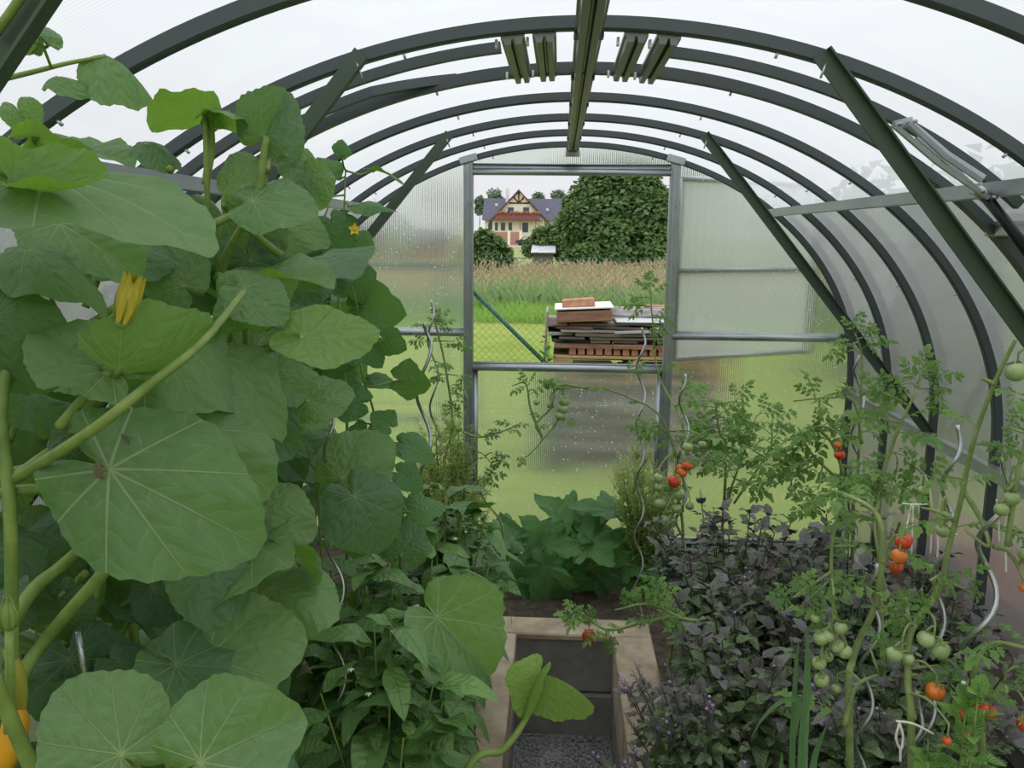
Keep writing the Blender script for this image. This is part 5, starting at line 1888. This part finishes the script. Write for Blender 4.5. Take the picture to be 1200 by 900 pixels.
# far tomato with the long bare branch that crosses the lower door leaf
tomato_plant('tomato plant right of the door with long bare branch across the door sheet', (.38, 3.05, -.01),
    [[(800, 640, 3.0), (792, 570, 3.0), (788, 520, 3.0), (770, 495, 3.0)],
     [(800, 600, 3.0), (800, 560, 3.0), (775, 490, 3.0), (735, 465, 3.0), (695, 453, 3.0), (655, 456, 3.0)],
     [(655, 456, 3.0), (648, 448, 3.0), (650, 466, 3.0)],
     [(790, 560, 3.1), (800, 500, 3.1), (772, 440, 3.2), (765, 380, 3.2), (762, 340, 3.2)],
     [(690, 455, 3.0), (655, 452, 3.0), (645, 478, 3.0), (628, 498, 3.0), (635, 515, 3.0), (618, 535, 3.0)],
     [(635, 512, 3.0), (622, 480, 3.0), (616, 450, 3.0), (600, 452, 3.0)],
     [(655, 490, 3.0), (645, 505, 3.0), (632, 520, 3.0)]],
    (7, .085),
    [(661, 470, 3.0, 14, 'g'), (660, 479, 3.0, 13, 'g'), (656, 487, 3.0, 12, 'g'), (645, 475, 3.02, 9, 'g'), (629, 471, 3.0, 9, 'g'),
     (790, 564, 2.8, 17, 'r'), (799, 554, 2.85, 13, 'o'), (806, 546, 2.85, 12, 'r'), (798, 549, 2.88, 13, 'o'), (772, 560, 2.8, 13, 'g'), (772, 571, 2.8, 10, 'g'), (783, 571, 2.82, 13, 'g'), (796, 579, 2.8, 15, 'g'), (774, 590, 2.8, 14, 'g'),
     (793, 596, 2.8, 12, 'g'), (806, 524, 2.9, 13, 'g'), (823, 521, 2.95, 10, 'g'), (808, 593, 2.85, 11, 'g'), (779, 609, 2.8, 13, 'g')], 301,
    leaf_px=[(762, 345, 3.2, 34, 80), (768, 370, 3.2, 30, 0), (758, 360, 3.2, 30, 160), (760, 395, 3.2, 26, 30), (740, 440, 3.1, 24, 60), (798, 470, 3.1, 36, 40), (780, 510, 3.05, 32, 150), (765, 500, 3.05, 30, 170), (620, 450, 3.0, 20, 110), (640, 455, 3.0, 14, 60), (615, 535, 3.0, 14, 230)])
tomato_plant('feathery tomato plant in the far right bed left of the corner stake', (.62, 3.45, -.01),
    [[(850, 560, 3.3), (842, 500, 3.3), (838, 470, 3.3)], [(850, 590, 3.3), (872, 530, 3.3), (886, 488, 3.3)], [(860, 590, 3.2), (900, 530, 3.2), (905, 500, 3.2)]],
    (17, .15), [(806, 530, 3.1, 8, 'g'), (925, 560, 3.0, 9, 'g'), (928, 572, 3.0, 9, 'g')], 302,
    leaf_px=[(862, 470, 3.3, 30, 60), (890, 485, 3.3, 34, 40), (835, 500, 3.3, 34, 150), (905, 490, 3.2, 30, 20), (870, 520, 3.2, 40, 90), (840, 540, 3.2, 40, 170), (900, 545, 3.1, 44, 30), (860, 560, 3.1, 40, 120)])
tomato_plant('tomato plant with two red cherry tomatoes under the long brace', (.95, 2.75, -.01),
    [[(1000, 600, 2.6), (990, 560, 2.6), (975, 520, 2.6), (955, 500, 2.6)],
     [(1010, 520, 2.6), (1000, 470, 2.6), (970, 466, 2.6), (930, 470, 2.6)],
     [(1005, 560, 2.7), (1008, 480, 2.7), (1010, 420, 2.7), (1004, 395, 2.7)],
     [(980, 560, 2.6), (950, 530, 2.6), (935, 500, 2.6)]],
    (9, .13), [(982, 522, 2.5, 10, 'o'), (984, 533, 2.5, 13, 'r'), (927, 573, 2.6, 9, 'g')], 303,
    leaf_px=[(1002, 392, 2.7, 34, 70), (1010, 395, 2.7, 34, 0), (995, 405, 2.7, 30, 190), (955, 465, 2.6, 34, 110), (960, 475, 2.6, 34, -70), (970, 510, 2.6, 50, 200), (985, 545, 2.6, 50, -50), (950, 540, 2.6, 50, 190), (1015, 505, 2.6, 40, 20), (930, 555, 2.6, 44, 160), (960, 570, 2.5, 50, 220), (905, 570, 2.7, 40, 170)])
tomato_plant('tomato plant with star-shaped pale top in front of the low side rail', (.86, 2.1, -.01),
    [[(1030, 640, 2.0), (1032, 570, 2.0), (1050, 510, 2.0), (1075, 455, 2.0)], [(1032, 580, 2.0), (1025, 620, 1.95), (1040, 700, 1.9)], [(1055, 590, 2.0), (1062, 560, 2.0), (1072, 545, 2.0)]],
    (6, .12), [], 304,
    leaf_px=[(1075, 450, 2.0, 44, 85), (1080, 440, 2.0, 50, 10), (1070, 448, 2.0, 42, 190), (1085, 455, 2.0, 44, -30), (1048, 530, 2.0, 44, -20), (1060, 540, 2.0, 44, -70), (1035, 560, 2.0, 40, 200), (1040, 490, 2.0, 40, 110), (1035, 460, 2.0, 34, 130), (1000, 600, 1.95, 40, 200), (1090, 560, 1.95, 40, 30)])
tomato_plant('thick-stemmed tomato plant with red trio beside the white strings', (.62, 1.62, -.01),
    [[(995, 850, 1.55), (1000, 770, 1.6), (1025, 710, 1.6), (1034, 640, 1.62), (1025, 600, 1.65), (985, 578, 1.7), (965, 580, 1.7)],
     [(1034, 660, 1.6), (1040, 640, 1.6), (1050, 625, 1.6)], [(1000, 780, 1.6), (985, 740, 1.6), (975, 700, 1.6), (975, 640, 1.6), (982, 600, 1.6)],
     [(990, 850, 1.5), (1003, 805, 1.5), (1030, 790, 1.5)]],
    (5, .11),
    [(1059, 634, 1.55, 21, 'r'), (1054, 652, 1.53, 20, 'o'), (1050, 664, 1.56, 17, 'r'),
     (955, 725, 1.5, 12, 'g'), (962, 748, 1.5, 19, 'g'), (970, 745, 1.5, 17, 'g'), (985, 736, 1.5, 17, 'g'), (981, 757, 1.5, 17, 'g'), (990, 764, 1.5, 18, 'g'), (960, 777, 1.5, 18, 'g'), (963, 797, 1.5, 19, 'g'), (980, 807, 1.52, 12, 'g'), (970, 770, 1.52, 14, 'g')], 305, stem_r=.008,
    leaf_px=[(930, 700, 1.5, 34, 170), (938, 695, 1.5, 34, 60), (945, 705, 1.5, 34, 20), (1040, 700, 1.55, 36, -10), (1045, 720, 1.55, 36, -60), (1000, 640, 1.6, 30, 170), (1020, 760, 1.5, 36, 20)])
tomato_plant('tomato plant with clustered green tomatoes and one low red tomato', (.68, 1.5, -.01),
    [[(1068, 880, 1.4), (1064, 800, 1.4), (1068, 740, 1.42), (1100, 690, 1.45), (1112, 640, 1.45), (1125, 590, 1.45), (1140, 520, 1.42), (1165, 450, 1.4), (1190, 398, 1.38)],
     [(1130, 575, 1.45), (1150, 610, 1.42), (1158, 640, 1.4), (1130, 620, 1.42)], [(1165, 450, 1.4), (1150, 443, 1.4)], [(1120, 610, 1.45), (1100, 600, 1.5), (1080, 595, 1.5)], [(1060, 700, 1.5), (1068, 740, 1.42)]],
    (4, .10),
    [(1085, 749, 1.4, 22, 'g'), (1101, 761, 1.4, 24, 'g'), (1048, 767, 1.38, 20, 'g'), (1064, 772, 1.4, 16, 'g'), (1096, 810, 1.38, 24, 'o'), (1106, 605, 1.5, 17, 'g'), (1105, 622, 1.5, 17, 'g'),
     (1110, 868, 1.3, 12, 'r'), (1082, 575, 1.6, 13, 'g')], 306, stem_r=.007,
    leaf_px=[(1090, 680, 1.4, 40, -20), (1080, 690, 1.4, 40, -100), (1060, 755, 1.4, 40, 150), (1075, 790, 1.4, 40, -30), (1100, 780, 1.42, 34, 20), (1130, 690, 1.42, 30, 0), (1060, 720, 1.4, 36, 130)])
tomato_plant('tomato plant at the right edge with red fruit low by the sheet', (.82, 1.45, -.01),
    [[(1150, 860, 1.38), (1140, 800, 1.38), (1160, 755, 1.38), (1215, 762, 1.35)], [(1180, 640, 1.38), (1192, 560, 1.38), (1205, 500, 1.38), (1212, 420, 1.38)],
     [(1215, 600, 1.38), (1200, 560, 1.38), (1180, 575, 1.38)], [(1165, 640, 1.4), (1185, 650, 1.4), (1205, 690, 1.38)], [(1140, 810, 1.38), (1170, 815, 1.38), (1200, 790, 1.38)]],
    (5, .09),
    [(1191, 436, 1.38, 24, 'g'), (1174, 597, 1.38, 18, 'g'), (1186, 584, 1.38, 19, 'g'), (1183, 574, 1.4, 14, 'g'), (1202, 650, 1.38, 18, 'g'), (1200, 688, 1.38, 13, 'o'), (1176, 808, 1.38, 13, 'g'),
     (1150, 830, 1.36, 19, 'r'), (1160, 835, 1.36, 18, 'r'), (1130, 838, 1.36, 16, 'r'), (1129, 861, 1.36, 16, 'o'), (1201, 848, 1.34, 20, 'r'), (1146, 828, 1.37, 14, 'r')], 307,
    leaf_px=[(1195, 530, 1.38, 40, 150), (1180, 620, 1.38, 30, -30), (1190, 800, 1.36, 36, 20), (1180, 500, 1.4, 30, 40)])
tomato_plant('sparse tomato shoot with a red fruit hanging over the path end kerb', (.50, 2.4, -.01),
    [[(850, 760, 2.25), (800, 725, 2.25), (760, 728, 2.25), (715, 738, 2.25), (690, 725, 2.25), (682, 718, 2.25)], [(800, 725, 2.25), (760, 708, 2.25), (720, 715, 2.25)]],
    (9, .085), [(690, 746, 2.25, 18, 'r')], 308, leaf_px=[(700, 725, 2.25, 26, 150), (730, 715, 2.25, 34, 60), (760, 700, 2.25, 40, 30), (780, 690, 2.25, 40, 170), (710, 745, 2.25, 24, -60)])
tomato_plant('slim tomato plant on the stakes just left of the left door post', (-.50, 3.35, -.01),
    [[(520, 560, 3.3), (530, 500, 3.3), (522, 430, 3.3), (508, 370, 3.3)], [(530, 500, 3.3), (560, 512, 3.2), (590, 505, 3.2), (612, 495, 3.2)]],
    (15, .085), [], 309, leaf_px=[(510, 385, 3.3, 24, 40), (520, 375, 3.3, 24, 120), (530, 400, 3.3, 26, 0), (500, 400, 3.3, 22, 170), (535, 440, 3.3, 24, -30), (525, 470, 3.3, 24, -60)])
tomato_plant('dark leggy plant with drooping leaves at the left door post foot', (-.36, 3.0, -.01),
    [[(590, 640, 2.9), (565, 580, 2.9), (548, 520, 2.9), (556, 500, 2.9)], [(550, 545, 2.9), (562, 530, 2.9), (580, 548, 2.9)]],
    (5, .07), [], 310, 'tomato plants', [(575, 530, 2.9, 28, -30), (565, 512, 2.9, 20, 10), (566, 560, 2.9, 28, 15), (550, 570, 2.9, 30, 200)], .005, 'pepper')

# ---- leek
lk = thing('leek', 'blue-green leek with pale bent leaf in front of the purple basil', 'leek', (.46, 1.48, -.01))
def strap(pts, w, mat='leek'):
    P_ = curve([at(*p) for p in pts], 8)
    vs, uv, fs = [], [], []
    n_ = len(P_)
    for i, p in enumerate(P_):
        t = i / (n_ - 1)
        ww = w * (1 - t ** 2.2 * .85)
        d = (P_[min(i + 1, n_ - 1)] - P_[max(i - 1, 0)]).normalized()
        s_ = d.cross(BK).normalized()
        for j in (-1, -.5, 0, .5, 1):
            vs.append(tuple(p + s_ * ww * j + BK * (abs(j) * ww * .45)))
            uv.append((t, j * .3))
    for i in range(n_ - 1):
        for j in range(4):
            a = i * 5 + j
            fs.append((a, a + 5, a + 6, a + 1))
    mb = MB()
    mb.add(vs, fs, uv=np.array(uv), rnd=.3)
    mb.build('leaf', mat, lk)
B0 = pix((.46, 1.48, .15))
for pts, w_ in (([(938, 1000, 1.46), (940, 880, 1.46), (945, 800, 1.46), (946, 735, 1.46)], .010), ([(928, 1000, 1.47), (928, 880, 1.47), (932, 790, 1.47), (936, 752, 1.47)], .006),
                ([(930, 860, 1.45), (935, 822, 1.44), (915, 822, 1.42), (893, 842, 1.41), (881, 864, 1.41)], .005), ([(918, 1000, 1.44), (915, 920, 1.43), (916, 882, 1.42)], .008), ([(950, 1000, 1.46), (952, 900, 1.46), (968, 850, 1.45)], .008)):
    strap(pts, w_)
mb = MB()
mb.tube([Vector((.46, 1.48, -.03)), Vector((.46, 1.48, .2)), at(936, 985, 1.465)], [.016, .013], 10)
mb.build('shank', 'stem', lk)

# ---- twine
def twine(label, segs, r=.0016, own=None):
    mb = MB()
    for s in segs:
        mb.tube(curve([at(*p) for p in s], 6), r, 5)
    p = at(*segs[0][0])
    return tag(mb.build('twine', 'string', None, True, loc=tuple(p)), label, 'twine', 'ties on the tomato plants')
twine('white string tied between stem and stake above the red tomato trio', [[(1057, 590, 1.6), (1070, 591, 1.58), (1086, 591, 1.6)], [(1068, 591, 1.58), (1064, 610, 1.58), (1060, 632, 1.56)], [(1070, 592, 1.58), (1069, 620, 1.58), (1068, 650, 1.58)]])
twine('white string knotted round the grey spiral stake with loose ends', [[(1092, 620, 1.6), (1100, 617, 1.58), (1110, 621, 1.58), (1122, 627, 1.6)], [(1091, 622, 1.59), (1091, 638, 1.59), (1090, 648, 1.59)], [(1099, 620, 1.58), (1099, 640, 1.58), (1098, 654, 1.58)], [(1110, 622, 1.58), (1112, 636, 1.58), (1107, 655, 1.58)]])
twine('short white string hanging from the stem at the right edge', [[(1168, 585, 1.4), (1170, 610, 1.4), (1171, 636, 1.4)], [(1178, 645, 1.4), (1179, 658, 1.4), (1179, 670, 1.4)]])
twine('pale twine loop tied low on the green tomato stem', [[(1050, 845, 1.37), (1070, 848, 1.37), (1094, 860, 1.36)], [(1054, 847, 1.37), (1050, 865, 1.37), (1056, 878, 1.37), (1058, 862, 1.37), (1054, 847, 1.37)], [(1055, 878, 1.37), (1055, 892, 1.37)]], .0022)

# ---- bindweed beside the stack outside
pw = at(645, 420, 6.4)
herb('bindweed', 'leafy green weed growing at the left side of the rubble stack', 'weed', (pw.x, 6.4, -.02), 7, 1.02, (.07, .07), T_BA, .10, 'cucumber', 'stem', .07, 2, 400, 0, upright=.1, lo=.1)
